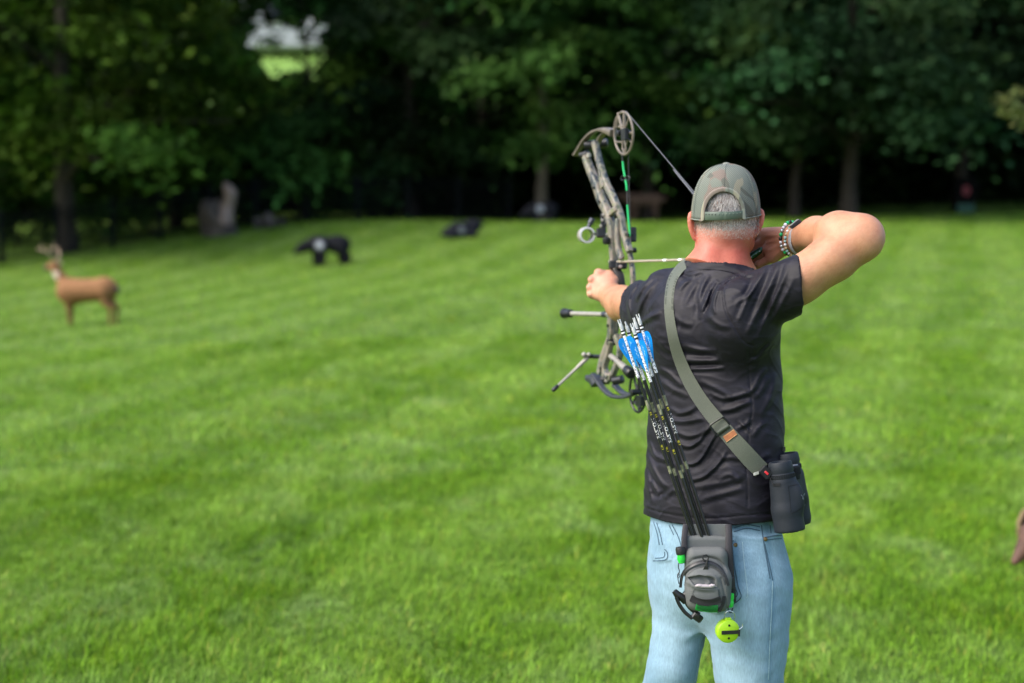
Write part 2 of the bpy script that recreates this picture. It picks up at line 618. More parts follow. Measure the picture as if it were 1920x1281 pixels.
# ---- grass blades
def blade_field(n, ylo, yhi, wscale, hlo, hhi, seed):
    g = np.random.default_rng(seed)
    u = g.random(n)
    y = np.sqrt(ylo ** 2 + u * (yhi ** 2 - ylo ** 2))           # density even over the seen wedge
    x = (g.random(n) * 2 - 1) * (0.38 * y + 1.6) 
    z = gz(x, y)
    cl = np.sin(x * 3.1 + 1.3 * np.sin(y * 2.3)) * np.sin(y * 2.7 + 1.1 * np.sin(x * 1.9)) # clumps lie over together
    cl2 = np.sin(x * 1.1 + 0.7 * np.sin(y * 0.9) + 0.5)
    tuft = np.sin(x * 17 + 2.1 * np.sin(y * 13)) * np.sin(y * 15 + 1.7 * np.sin(x * 11))
    h = (hlo + (hhi - hlo) * g.random(n)) * (1 + 0.3 * cl + 0.28 * tuft)
    az = g.normal(0.8, 1.3, n) + 1.2 * cl2 + 1.0 * cl
    lean = np.clip(g.normal(0.8, 0.4, n), 0.1, 1.4)
    w = wscale * (0.7 + 0.6 * g.random(n))
    dx, dy = np.cos(az), np.sin(az)
    sx, sy = -dy, dx
    b = np.stack([x, y, z - 0.004], -1)
    side = np.stack([sx * w, sy * w, np.zeros(n)], -1)
    l1, l2 = h * 0.55 * np.sin(lean * 0.6), h * np.sin(lean)
    mid = b + np.stack([dx * l1, dy * l1, h * 0.55 * np.cos(lean * 0.6)], -1)
    tip = b + np.stack([dx * l2, dy * l2, h * np.cos(lean) + 0.004], -1)
    V = np.stack([b - side, b + side, mid - side * 0.8, mid + side * 0.8, tip], 1).reshape(-1, 3)
    i = np.arange(n)[:, None] * 5
    F = np.concatenate([i + [0, 1, 3], i + [0, 3, 2], i + [2, 3, 4]])
    tone = np.clip(0.85 + 0.25 * g.normal(0, 1, n), 0.35, 1.6)
    dry = (g.random(n) < 0.05)
    c = np.stack([tone * np.where(dry, 1.7, 1), tone * np.where(dry, 1.1, 1), tone * np.where(dry, 1.6, 1)], -1)
    return V, F, np.repeat(c, 5, 0)
parts = [blade_field(205000, 4.3, 9, 0.0025, 0.034, 0.07, 1), blade_field(130000, 9, 17, 0.0046, 0.036, 0.066, 2), blade_field(96000, 17, 44, 0.0105, 0.036, 0.06, 3)]
off, VV, FF, CC = 0, [], [], []
for V, F, c in parts:
    VV.append(V); FF.append(F + off); CC.append(c); off += len(V)
m = NT('grass_blade')
col = m.mix(1.0, lawn_colour(m, G_DARK, G_MID, G_LIGHT), m.attr(), 'MULTIPLY')
m.base(col)
m.set(Roughness=0.6)
m.b.inputs['Specular IOR Level'].default_value = 0.15
tr = m.n('BsdfTranslucent')
m.l(col, tr.inputs['Color'])
mx = m.n('MixShader'); mx.inputs[0].default_value = 0.35
m.l(m.b.outputs[0], mx.inputs[1]); m.l(tr.outputs[0], mx.inputs[2])
m.l(mx.outputs[0], m.out.inputs['Surface'])
tag(mesh_obj('grass', np.concatenate(VV), np.concatenate(FF), m.m, smooth=False, cols=np.concatenate(CC)), 'short green grass blades covering the lawn', 'grass', None, 'stuff')

# ---- foliage
Z3 = np.array([0, 0, 1.0])
def leaf_mat(name, dark, mid, light, trans=0.25):
    m = NT(name)
    c = m.mix(1.0, m.ramp(m.noise(0.7, 3, 0.6), [(0.3, dark), (0.5, mid), (0.72, light)]), m.attr(), 'MULTIPLY')
    m.base(c)
    m.set(Roughness=0.7)
    m.b.inputs['Specular IOR Level'].default_value = 0.08
    tr = m.n('BsdfTranslucent'); m.l(c, tr.inputs['Color'])
    mx = m.n('MixShader'); mx.inputs[0].default_value = trans
    m.l(m.b.outputs[0], mx.inputs[1]); m.l(tr.outputs[0], mx.inputs[2])
    m.l(mx.outputs[0], m.out.inputs['Surface'])
    return m.m
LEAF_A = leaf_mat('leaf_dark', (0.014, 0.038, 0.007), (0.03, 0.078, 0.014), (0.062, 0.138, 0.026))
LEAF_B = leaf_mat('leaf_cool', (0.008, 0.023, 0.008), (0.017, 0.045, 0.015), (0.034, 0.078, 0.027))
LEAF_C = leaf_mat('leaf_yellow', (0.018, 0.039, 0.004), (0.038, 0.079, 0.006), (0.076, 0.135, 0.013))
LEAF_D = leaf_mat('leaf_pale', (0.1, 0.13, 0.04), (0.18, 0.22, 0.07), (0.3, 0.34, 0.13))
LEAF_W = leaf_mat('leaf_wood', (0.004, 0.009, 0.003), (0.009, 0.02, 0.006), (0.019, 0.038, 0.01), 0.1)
m = NT('bark')
f = m.noise(9.0, 5, 0.7, m.coord((1, 1, 0.16)))
m.base(m.ramp(f, [(0.3, (0.014, 0.011, 0.008)), (0.6, (0.04, 0.031, 0.023)), (0.8, (0.07, 0.058, 0.044))]))
m.set(Roughness=0.9); m.bump(f, 0.8, 0.03)
BARK = m.m
m = NT('pale_bark')
f = m.noise(9.0, 5, 0.7, m.coord((1, 1, 0.16)))
m.base(m.ramp(f, [(0.3, (0.05, 0.043, 0.033)), (0.6, (0.13, 0.11, 0.085)), (0.8, (0.2, 0.17, 0.13))]))
m.set(Roughness=0.9); m.bump(f, 0.8, 0.03)
BARKP = m.m

def leaf_cloud(clumps, per, spread, size, g, keep=None):
    """leaf-sized quads spread through clumps: clumps (N,3)"""
    n = len(clumps) * per
    c = np.repeat(clumps, per, 0)
    r = g.normal(0, 1, (n, 3)) * spread * np.array([1, 1, 0.62])
    p = c + r
    p[:, 2] -= 0.25 * (r[:, 0] ** 2 + r[:, 1] ** 2) / max(spread, 1e-3) * 0.4   # clumps droop at their rims
    if keep is not None:
        k = keep(p); p = p[k]; n = len(p)
        c = c[k]
    s = size * (0.6 + 0.8 * g.random(n))
    a = g.normal(0, 1, (n, 3)); a[:, 2] *= 0.45; a /= np.linalg.norm(a, axis=1)[:, None]
    b = np.cross(a, g.normal(0, 1, (n, 3)) * 0.5 + np.array([0, 0, 1.0])); b /= (np.linalg.norm(b, axis=1)[:, None] + 1e-9)
    A = a * s[:, None]; B = b * (s * 0.55)[:, None]
    V = np.stack([p - A, p + B * 0.9 - A * 0.1, p + A, p - B * 0.9 - A * 0.1], 1).reshape(-1, 3)
    F = np.arange(n * 4).reshape(-1, 4)
    q_ = clumps * 0.9
    coh = np.sin(q_[:, 0] * 1.3 + 2 * np.sin(q_[:, 2])) + np.sin(q_[:, 2] * 1.7 + 1.5 * np.sin(q_[:, 0] * .8 + q_[:, 1]))
    ct = np.repeat(np.exp(g.normal(0, 0.22, len(clumps)) + .26 * coh), per)
    if keep is not None: ct = ct[k]
    t = np.clip(ct * np.exp(g.normal(0, 0.25, n)), 0.3, 2.6)
    C = np.stack([t * (1 + 0.1 * g.normal(0, 1, n)), t, t * (1 + 0.1 * g.normal(0, 1, n))], -1)
    return V, F, np.repeat(C, 4, 0)

def tree(label, px, d, tr, height, crown_lo, rad, leaf, seed, nclump=95, per=95, size=0.16, group='trees along the far edge of the lawn', hole=None, bend=0.0, name='broadleaf_tree', lopside=(0, 0)):
    g = np.random.default_rng(seed)
    b = at_depth(px, d)
    t = thing(name, b, label, 'tree', group)
    mb = MB()
    k = 9
    pts = [b + np.array([bend * (i / k) ** 2 + 0.05 * g.normal(), 0.05 * g.normal(), -0.15 + height * 0.8 * i / k]) for i in range(k + 1)]
    pts[0][:2] = b[:2]; pts[1][:2] = b[:2]
    rr = [tr * (1.28 if i == 0 else 1) * (1 - 0.75 * i / k) for i in range(k + 1)]
    mb.tube(pts, rr, 10)
    ends = []
    for i in range(11):
        z = g.uniform(crown_lo * 0.8, height * 0.75)
        az = g.uniform(0, 2 * math.pi)
        L = rad * g.uniform(0.5, 0.9)
        s0 = b + np.array([bend * (z / (height * .8)) ** 2, 0, z])
        e = s0 + np.array([math.cos(az) * L, math.sin(az) * L, L * g.uniform(0.05, 0.5)])
        mid = (s0 + e) / 2 + np.array([0, 0, 0.15 * L])
        mb.tube([s0, mid, e], [tr * 0.3, tr * 0.2, tr * 0.06], 6)
        ends.append(e)
    mb.build('trunk', BARKP if 'pale bare' in label else BARK, t)
    # boughs: flattened sprays that slope outward and hang over one another, dark gaps between
    VS, FS_, CS, off = [], [], [], 0
    nb = int(nclump * .48)
    for i in range(nb):
        az = g.uniform(0, 2 * math.pi)
        hf_ = g.random() ** 1.25                                   # more of them low, where they are seen
        z = crown_lo + .35 + hf_ * (height - crown_lo - .6)
        env = math.sin(math.pi * min(1, .30 + .70 * hf_)) ** .6
        q = g.uniform(.35, 1.0)
        R_ = rad * env * q * (1 + .25 * math.sin(3 * az + seed))
        out = np.array([math.cos(az), math.sin(az), 0])
        slope = -.18 - .42 * q * g.random()
        e1 = nrm(out + Z3 * slope); e2 = np.cross(Z3, out); e3 = np.cross(e1, e2)
        L1, L2, L3 = rad * g.uniform(.22, .36), rad * g.uniform(.2, .34), rad * g.uniform(.07, .12)
        c = b + out * R_ + np.array([lopside[0], lopside[1], z])
        n_ = int(per * 3.3)
        u = g.normal(0, .5, (n_, 3))
        p = c + u[:, :1] * e1 * L1 + u[:, 1:2] * e2 * L2 + u[:, 2:] * e3 * L3 - Z3 * (.25 * (u[:, :1] ** 2) * L1)
        if hole is not None: p = p[hole(p)]
        m_ = len(p)
        if m_ == 0: continue
        s = size * .78 * (0.6 + 0.8 * g.random(m_))
        nn_ = e3 + g.normal(0, .55, (m_, 3)); nn_ /= np.linalg.norm(nn_, axis=1)[:, None]
        a_ = np.cross(nn_, g.normal(0, 1, (m_, 3))); a_ /= np.linalg.norm(a_, axis=1)[:, None]
        b_ = np.cross(nn_, a_)
        A = a_ * s[:, None]; B = b_ * (s * .6)[:, None]
        VS.append(np.stack([p - A, p + B, p + A, p - B], 1).reshape(-1, 3)); FS_.append(np.arange(m_ * 4).reshape(-1, 4) + off); off += m_ * 4
        tone = math.exp(g.normal(0, .34)) * (1.15 if q > .7 else .8)  # inner boughs tinted darker, self-shadow put into the leaf colour
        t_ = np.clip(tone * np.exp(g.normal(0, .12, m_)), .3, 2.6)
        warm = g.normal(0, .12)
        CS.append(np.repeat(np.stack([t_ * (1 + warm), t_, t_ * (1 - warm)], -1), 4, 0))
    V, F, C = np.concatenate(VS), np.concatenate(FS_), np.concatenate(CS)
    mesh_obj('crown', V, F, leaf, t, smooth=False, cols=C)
    return t

# the view gap up to the house on the hill
def in_gap(p, x0=438, x1=632, y0=8, y1=160, soft=26):
    px, py = proj(p)
    cx, cy = (x0 + x1) / 2, (y0 + y1) / 2
    ex = (px - cx - (py - cy) * 0.35) / ((x1 - x0) / 2); ey = (py - cy) / ((y1 - y0) / 2)
    wob = 0.22 * np.sin(px * 0.07 + 1) + 0.2 * np.sin(py * 0.11 + px * 0.03)
    wob = wob + 0.3 * np.sin(px * 0.16 + 2 * np.sin(py * .09)) * np.sin(py * 0.19 + 1.5)
    stray = (np.abs(np.sin(p[:, 0] * 391.7 + p[:, 1] * 197.3 + p[:, 2] * 713.1)) < 0.1)
    return ((ex ** 2 + ey ** 2 + wob) < 0.7) & ~stray
nogap = lambda p: ~in_gap(p)

TG = 'trees along the far edge of the lawn'
tree('big dark tree with a thick trunk inside the black fence at far left', 122, 37, 0.27, 13.5, 2.0, 5.2, LEAF_C, 11, 150, 100, 0.17, TG, nogap)
tree('tree with drooping dark foliage cut by the left edge of the photo', -70, 40, 0.25, 14, 1.6, 4.6, LEAF_A, 12, 120, 95, 0.17, TG)
tree('yellow green tree behind the pale stump and the fence', 330, 43, 0.2, 12.0, 1.0, 4.8, LEAF_C, 13, 120, 95, 0.16, TG, nogap)
tree('leafy green tree behind the standing bear, below the house', 580, 45, 0.2, 7.4, 1.0, 4.2, LEAF_A, 14, 120, 95, 0.16, TG, nogap)
tree('tall green tree between the standing bear and the lying bear', 770, 45, 0.24, 14, 1.7, 4.6, LEAF_B, 15, 120, 95, 0.17, TG, nogap)
tree('tree with a pale bare lower trunk behind the round bear target', 1016, 44, 0.2, 14, 1.9, 4.4, LEAF_A, 16, 140, 95, 0.17, TG)
tree('dark tree directly behind the upper limb of the bow', 1215, 46, 0.22, 14, 2.0, 4.4, LEAF_A, 17, 110, 95, 0.17, TG)
tree('dark tree with a slim trunk just right of the green cap', 1490, 44, 0.16, 14, 2.1, 4.4, LEAF_B, 18, 130, 95, 0.16, TG)
tree('wide dark tree with a thick trunk above the raised elbow', 1592, 42.5, 0.24, 14, 2.0, 5.0, LEAF_B, 19, 150, 95, 0.17, TG)
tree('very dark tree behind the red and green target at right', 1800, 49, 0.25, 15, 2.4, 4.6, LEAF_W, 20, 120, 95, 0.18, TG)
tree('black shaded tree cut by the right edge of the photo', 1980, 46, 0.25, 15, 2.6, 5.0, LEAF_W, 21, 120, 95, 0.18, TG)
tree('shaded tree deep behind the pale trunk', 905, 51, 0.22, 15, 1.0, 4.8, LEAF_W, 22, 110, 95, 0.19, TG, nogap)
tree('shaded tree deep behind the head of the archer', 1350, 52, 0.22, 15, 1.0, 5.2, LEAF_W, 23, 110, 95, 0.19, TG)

# shrubs low along the fence, some added to shade the ground behind it
def shrub(label, px, d, w, h, leaf, seed, n=26, per=90):
    g = np.random.default_rng(seed)
    b = at_depth(px, d)
    t = thing('shrub', b, label, 'shrub', 'shrubs behind the black fence')
    mb = MB()
    for i in range(6):
        az = g.uniform(0, 6.28)
        e = b + np.array([math.cos(az) * w * .5, math.sin(az) * w * .5, h * 0.7])
        mb.tube([b + [0, 0, -.05], (b + e) / 2 + [0, 0, h * .12], e], [.03, .02, .008], 5)
    mb.build('stem', BARK, t)
    u = g.normal(0, 1, (n, 3)); u /= np.linalg.norm(u, axis=1)[:, None]
    c = b + np.array([0, 0, h * 0.55]) + u * np.array([w, w, h * 0.45]) * (g.random((n, 1)) ** 0.4)
    V, F, C = leaf_cloud(c, per, 0.22, 0.11, g)
    mesh_obj('foliage', V, F, leaf, t, smooth=False, cols=C)
shrub('yellow green shrub behind the fence left of the pale stump', 285, 40, 1.5, 2.2, LEAF_C, 31)
shrub('dark shrub at the left end of the black fence', 30, 40.5, 1.3, 2.0, LEAF_A, 32)
shrub('leafy green shrub right of the pale stump behind the bear', 560, 42.5, 1.9, 2.5, LEAF_A, 33, 34)
shrub('broad dark shrub behind the fence between the thick trunk and the yellow shrub', 195, 39.5, 1.6, 2.3, LEAF_A, 35, 34)
shrub('low dark shrub behind the stump', 420, 41.5, 1.6, 1.9, LEAF_B, 36, 30)
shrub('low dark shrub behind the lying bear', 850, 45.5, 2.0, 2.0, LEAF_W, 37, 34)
shrub('dark green shrub under the tall tree right of the bear', 700, 44, 1.7, 2.3, LEAF_B, 34, 30)

# the wood behind: one mass nobody could count
g = np.random.default_rng(77)
n = 1500
cl = np.stack([g.uniform(-42, 42, n), g.uniform(52, 66, n), np.zeros(n)], -1)
cl[:, 2] = gz(cl[:, 0], cl[:, 1]) + 17 * g.random(n) ** 0.9 + 0.2
lowc = np.stack([g.uniform(-42, 42, 420), g.uniform(49.5, 54, 420), np.zeros(420)], -1)  # low understorey row added to darken the space under the trees
lowc[:, 2] = gz(lowc[:, 0], lowc[:, 1]) + g.uniform(0.2, 2.6, 420)
cl = np.concatenate([cl, lowc])
V, F, C = leaf_cloud(cl, 60, 0.95, 0.42, g, nogap)
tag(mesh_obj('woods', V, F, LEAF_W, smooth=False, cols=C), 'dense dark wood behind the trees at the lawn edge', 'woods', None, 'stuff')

# sunlit slope and house on the hill, seen through the gap
m = NT('hill_grass')
m.base(m.ramp(m.noise(1.5, 4), [(0.3, (0.1, 0.2, 0.03)), (0.7, (0.19, 0.34, 0.05))]))
m.set(Roughness=0.8)
hx0 = (440 - 960) / FPX * 86
v, f = grid_mesh(np.linspace(hx0 - 6, hx0 + 16, 23), np.linspace(70, 97, 28), lambda X, Y: gz(X, Y) + 0.03)
tag(mesh_obj('hill_meadow', v, f, m.m), 'bright grass slope below the house on the hill', None, None, 'structure')

hb = at_depth(535, 92)
house = thing('house', hb, 'pale grey house on the hill seen through a gap in the trees', 'house')
SID = simple('siding', (0.42, 0.44, 0.49), 0.7, 0, 0.12, 3)
ROOFM = simple('roof_shingle', (0.42, 0.3, 0.29), 0.8, 0, 0.25, 6)
BRICK = simple('brick', (0.45, 0.24, 0.16), 0.85, 0, 0.25, 8)
GLS = simple('window_glass', (0.05, 0.06, 0.08), 0.1, 0, 0.1, 3)
TRIM = simple('white_trim', (0.75, 0.75, 0.75), 0.5, 0, 0.06, 5)
X, Y, Z = np.eye(3)
MB().box(hb + [0, 0, 1.6], X * 4.2, Y * 2.8, Z * 1.9).build('wall', SID, house, smooth=False)
o = hb + np.array([-4.7, -3.2, 3.5])
rf = MB().prism([o, o + [0, 6.4, 0], o + [0, 3.2, 2.2]], X * 9.4).build('roof', ROOFM, house, smooth=False)
MB().box(hb + [-2.6, 0, 5.6], X * .4, Y * .4, Z * 1.2).build('chimney', BRICK, rf, smooth=False)
for k, xw in enumerate((-2.7, 0.1, 2.8)):
    w_ = MB().box(hb + [xw, -2.84, 2.0], X * .55, Y * .05, Z * .75).build('window', TRIM, house, smooth=False)
    MB().box(hb + [xw, -2.9, 2.0], X * .47, Y * .03, Z * .67).build('pane', GLS, w_, smooth=False)
MB().box(hb + [4.7, -2.2, 0.5], X * 1.6, Y * .3, Z * .55).build('garden_wall', BRICK, house, smooth=False)

# ---- black metal fence along the back left
IRON = simple('black_iron', (0.003, 0.0045, 0.006), 0.8, 0.0, 0.2, 10, 0, 0.1)
fa = [at_depth(px, d) for px, d in ((-160, 33.5), (0, 35.2), (105, 36.2), (210, 37.3), (300, 38.2), (395, 39.3), (480, 40.2), (575, 41.2), (670, 42), (765, 42.7), (860, 43.3), (955, 43.8))]
fence = thing('metal_fence', fa[2], 'black metal picket fence along the far left edge of the lawn', 'fence')
for i, p in enumerate(fa):
    MB().box(p + [0, 0, 0.62], X * .05, Y * .05, Z * .68).box(p + [0, 0, 1.32], X * .075, Y * .075, Z * .02).build('post', IRON, fence, smooth=False)
for a_, b_ in zip(fa[:-1], fa[1:]):
    mb = MB()
    dv = b_ - a_; L = np.linalg.norm(dv)
    for hz in (0.16, 1.02, 1.18):
        mb.tube([a_ + [0, 0, hz], b_ + [0, 0, hz]], 0.016, 4)
    k = int(L / 0.115)
    for j in range(1, k):
        q = a_ + dv * j / k
        mb.tube([q + [0, 0, .08], q + [0, 0, 1.24]], 0.013, 4)
    mb.build('picket_panel', IRON, fence, smooth=False)

# ---- weathered stump and rocks by the fence
m = NT('weathered_wood')
f = m.noise(5, 5, 0.7, m.coord((1, 1, 0.2)))
m.base(m.ramp(f, [(0.3, (0.022, 0.018, 0.016)), (0.55, (0.06, 0.05, 0.043)), (0.75, (0.14, 0.115, 0.1))]))
m.set(Roughness=0.9); m.bump(f, 0.8, 0.05)
WEA = m.m
m = NT('bare_wood')
f = m.noise(6, 5, 0.7, m.coord((1, 1, 0.25)))
m.base(m.ramp(f, [(0.3, (0.1, 0.075, 0.06)), (0.6, (0.27, 0.2, 0.17)), (0.8, (0.42, 0.34, 0.3))]))
m.set(Roughness=0.9); m.bump(f, 0.6, 0.03)
BARE = m.m
b = ground_at(420, 440); 
stump = thing('tree_stump', b, 'pale split tree stump standing at the black fence', 'stump')
def lumpy(mb, pts, rr, n, g, amp=0.14, flat=1.0):
    mb.tube(pts, rr, n, flat=flat)
    v = mb.v[-1]
    ph = g.uniform(0, 6, 6)
    for k in range(3):
        fr = 3.0 * (k + 1)
        v += (amp / (k + 1)) * 0.12 * np.stack([np.sin(v[:, 2] * fr + v[:, 1] * fr + ph[k]), np.sin(v[:, 0] * fr + v[:, 2] * fr + ph[k + 1]), np.sin(v[:, 0] * fr + ph[k + 2])], -1)
g = np.random.default_rng(5)
s_ = float((b - EYE) @ FW) / FPX
mb = MB(); lumpy(mb, spline([b + np.array([(-12) * s_, .1, -.1]), b + np.array([-10 * s_, 0.1, 30 * s_]), b + np.array([-4 * s_, 0.1, 60 * s_]), b + np.array([6 * s_, .1, 72 * s_])], 5), np.linspace(40, 13, 16) * s_, 14, g, 1.0)
mb.build('bark_body', WEA, stump)
mb = MB(); lumpy(mb, spline([b + np.array([6 * s_, -.25, 20 * s_]), b + np.array([8 * s_, -.22, 50 * s_]), b + np.array([12 * s_, -.2, 78 * s_]), b + np.array([15 * s_, -.1, 98 * s_])], 5), [12 * s_] * 6 + [12 * s_] * 6 + [10 * s_, 9 * s_, 7 * s_, 4 * s_], 12, g, 0.5)
mb.build('bare_trunk', BARE, stump)
for k, (px, py, w, h, lab) in enumerate(((484, 430, 14, 24, 'grey rock beside the pale stump'), (505, 428, 20, 30, 'tallest grey rock right of the pale stump'), (527, 425, 13, 17, 'small rock at the right end of the rocks by the stump'))):
    b = ground_at(px, py); s_ = float((b - EYE) @ FW) / FPX
    mb = MB().ell(b + [0, 0, h * s_ * .4], X * w * s_ * .8, Y * w * s_ * .7, Z * h * s_ * .6, 18)
    v = mb.v[0]; g = np.random.default_rng(90 + k)
    for q in range(12):
        dn = nrm(g.normal(0, 1, 3)); c0 = v.mean(0); ex = ((v - c0) @ dn); lim = np.quantile(ex, 0.88)
        v -= np.clip(ex - lim, 0, None)[:, None] * dn * 0.85
    tag(mb.build('rock', WEA, None, smooth=False, origin=b), lab, 'rock', 'rocks beside the stump')
# ================================================================ FOAM ANIMAL TARGETS
def animal(name, label, cat, base, length_axis, f, lo, hi, h, colfn, mat, group=None, extra=None):
    """f works in local coords: x along the body (head at -x), y sideways, z up, metres"""
    ux = nrm([length_axis[0], length_axis[1], 0]); uy = np.cross([0, 0, 1.0], ux)
    R = np.stack([ux, uy, [0, 0, 1.0]])
    v, q = mesh_sdf(f, lo, hi, h)
    c = colfn(v)
    t = thing(name, base, label, cat, group)
    mesh_obj('body', base + v @ R, q, mat, t, cols=c)
    return t, R

FOAM = attr_mat('painted_foam', 0.8, 0, 0.22, 14, 0.25)

# deer: head to the left, seen from its left side
legr = lambda x, y, ztop, kx, fx: s_chain([[x, y, ztop], [kx, y * .95, 0.33], [fx, y * .9, 0.05]], [0.075, 0.034, 0.024], 0.03)
deer = s_union(0.05,
    s_cap([-.36, 0, .61], [.3, 0, .645], .21, .2),
    s_ell([-.3, 0, .6], [.23, .17, .24]), s_ell([.32, 0, .68], [.2, .155, .19]),
    s_chain([[-.42, 0, .72], [-.55, 0, .92], [-.6, 0, 1.04]], [.12, .08, .065], .05),
    s_chain([[-.6, 0, 1.07], [-.72, 0, 1.03], [-.79, 0, .995]], [.07, .05, .034], .03),
    legr(-.38, .08, .55, -.36, -.36), legr(-.36, -.08, .55, -.34, -.33),
    s_chain([[.37, .09, .6], [.39, .09, .42], [.49, .085, .34], [.47, .08, .04]], [.1, .055, .035, .026], .04),
    s_chain([[.33, -.09, .6], [.36, -.09, .42], [.45, -.085, .34], [.43, -.08, .04]], [.1, .055, .035, .026], .04),
    s_chain([[.49, 0, .76], [.55, 0, .66], [.55, 0, .58]], [.03, .04, .015], .02))
def deer_col(v):
    c = np.tile([0.23, 0.11, 0.047], (len(v), 1))
    z = v[:, 2]
    c[z < .3] = [0.16, 0.075, 0.032]
    br = (v[:, 0] < -.5) & (v[:, 0] > -.66) & (z < .96) & (z > .82)
    c[br] = [0.5, 0.42, 0.34]
    mz = (v[:, 0] < -.73); c[mz] = [0.05, 0.045, 0.045]
    tl = (v[:, 0] > .53) & (z > .5) & (z < .72); c[tl] = [0.06, 0.05, 0.05]
    st = (np.abs(v[:, 1]) < .03) & (z > .8) & (v[:, 0] > -.4); c[st] = [0.16, 0.075, 0.032]
    return c
dq = ground_at(167, 612)
dsc = float((dq - EYE) @ FW) / FPX * 132 / 1.02 * .83
def scaled(f, s): return lambda p: f(p / s) * s
b = dq
AX_D = np.array([0.985, -0.17, 0])
t, R = animal('deer_target', 'brown foam buck target with antlers standing on the lawn at left', 'deer target', b, AX_D, scaled(deer, dsc), np.array([-.9, -.3, -.02]) * dsc, np.array([.7, .3, 1.25]) * dsc, .018 * dsc, lambda v: deer_col(v / dsc), FOAM)
ANT = simple('antler', (0.42, 0.3, 0.2), 0.6, 0, 0.3, 30)
for sd_ in (1, -1):
    mb = MB()
    L = lambda *q: b + (np.array(q) * dsc) @ R
    main = spline([L(-.62, .04 * sd_, 1.11), L(-.58, .13 * sd_, 1.2), L(-.66, .22 * sd_, 1.31), L(-.82, .2 * sd_, 1.36)], 6)
    mb.tube(main, np.linspace(.013, .006, len(main)) * dsc, 7)
    for k, hgt in ((5, .1), (9, .13), (14, .11)):
        mb.tube([main[k], main[k] + (np.array([-.02, .01 * sd_, hgt]) * dsc) @ R], [.012 * dsc, .005 * dsc], 6)
    mb.build('antler', ANT, t)
    MB().ell(L(-.57, .11 * sd_, 1.09), (np.array([.02, .055 * sd_, .02]) * dsc) @ R, (np.array([.03, 0, -.01]) * dsc) @ R, (np.array([-.005, 0, .012]) * dsc) @ R, 10).build('ear', ANT, t)

BLACKFOAM = attr_mat('black_foam', 0.8, 0, 0.25, 12, 0.15)
BK = [0.006, 0.0065, 0.009]
def bear_f():
    return s_union(0.07,
        s_ell([.27, 0, .5], [.3, .22, .225]), s_ell([-.2, 0, .51], [.27, .21, .2]), s_cap([-.2, 0, .52], [.25, 0, .52], .17, .17),
        s_chain([[-.36, 0, .5], [-.56, 0, .44], [-.62, 0, .41]], [.16, .12, .105], .05),
        s_chain([[-.6, 0, .4], [-.78, 0, .31]], [.09, .05], .03),
        s_ell([-.55, .09, .53], [.035, .02, .04]), s_ell([-.55, -.09, .53], [.035, .02, .04]),
        s_chain([[-.24, .11, .42], [-.25, .12, .2], [-.27, .12, .05]], [.12, .085, .075], .04), s_chain([[-.16, -.11, .42], [-.13, -.12, .2], [-.15, -.12, .05]], [.12, .085, .075], .04),
        s_chain([[.4, .12, .42], [.37, .13, .2], [.35, .13, .05]], [.14, .1, .08], .04), s_chain([[.32, -.12, .42], [.45, -.13, .2], [.43, -.13, .05]], [.14, .1, .08], .04))
def bear_col(v):
    c = np.tile(BK, (len(v), 1)).astype(float)
    r1 = np.hypot(v[:, 0] + .2, v[:, 2] - .49)
    near = v[:, 1] < 0.0
    c[near & (r1 < .125)] = [0.13, 0.135, 0.15]
    c[near & (r1 < .07)] = [0.42, 0.43, 0.46]
    return c
b = ground_at(614, 498)
s = float((b - EYE) @ FW) / FPX * 112 / 1.42
animal('bear_target', 'black foam bear target standing on the lawn with a white ring on its shoulder', 'bear target', b, [0.97, 0.24, 0], scaled(bear_f(), s), np.array([-.95, -.35, -.04]) * s, np.array([.75, .35, .8]) * s, .02 * s, lambda v: bear_col(v / s), BLACKFOAM, 'black bear targets')

def lying_f():
    return s_union(0.08, s_ell([-.1, 0, .2], [.36, .22, .19]), s_ell([.3, .05, .26], [.32, .2, .17]), s_chain([[-.35, -.03, .18], [-.6, -.05, .12]], [.14, .09], .05), s_cap([-.6, -.05, .12], [-.74, -.06, .08], .07, .04),
                   s_cap([.45, .02, .3], [.66, .05, .34], .12, .06), s_cap([-.3, -.15, .08], [-.55, -.2, .05], .07, .05), s_cap([.3, -.17, .1], [.1, -.22, .06], .1, .06), s_ell([-.55, .05, .22], [.03, .02, .035]))
def lying_col(v):
    c = np.tile([0.01, 0.0105, 0.015], (len(v), 1)).astype(float)
    r = np.hypot(v[:, 0] + .12, v[:, 2] - .22)
    c[(v[:, 1] < 0) & (r < .11)] = [0.2, 0.205, 0.22]
    return c
b = ground_at(868, 446)
s = float((b - EYE) @ FW) / FPX * 92 / 1.5
animal('bear_target', 'black foam bear target lying low on the lawn, at the middle of the far edge', 'bear target', b, [0.9, 0.42, 0], (lambda p: scaled(lying_f(), s)(p * np.array([1, 1, .78])) * .9), np.array([-.9, -.4, -.03]) * s, np.array([.85, .4, .75]) * s, .02 * s, lambda v: lying_col(v / s), BLACKFOAM, 'black bear targets')

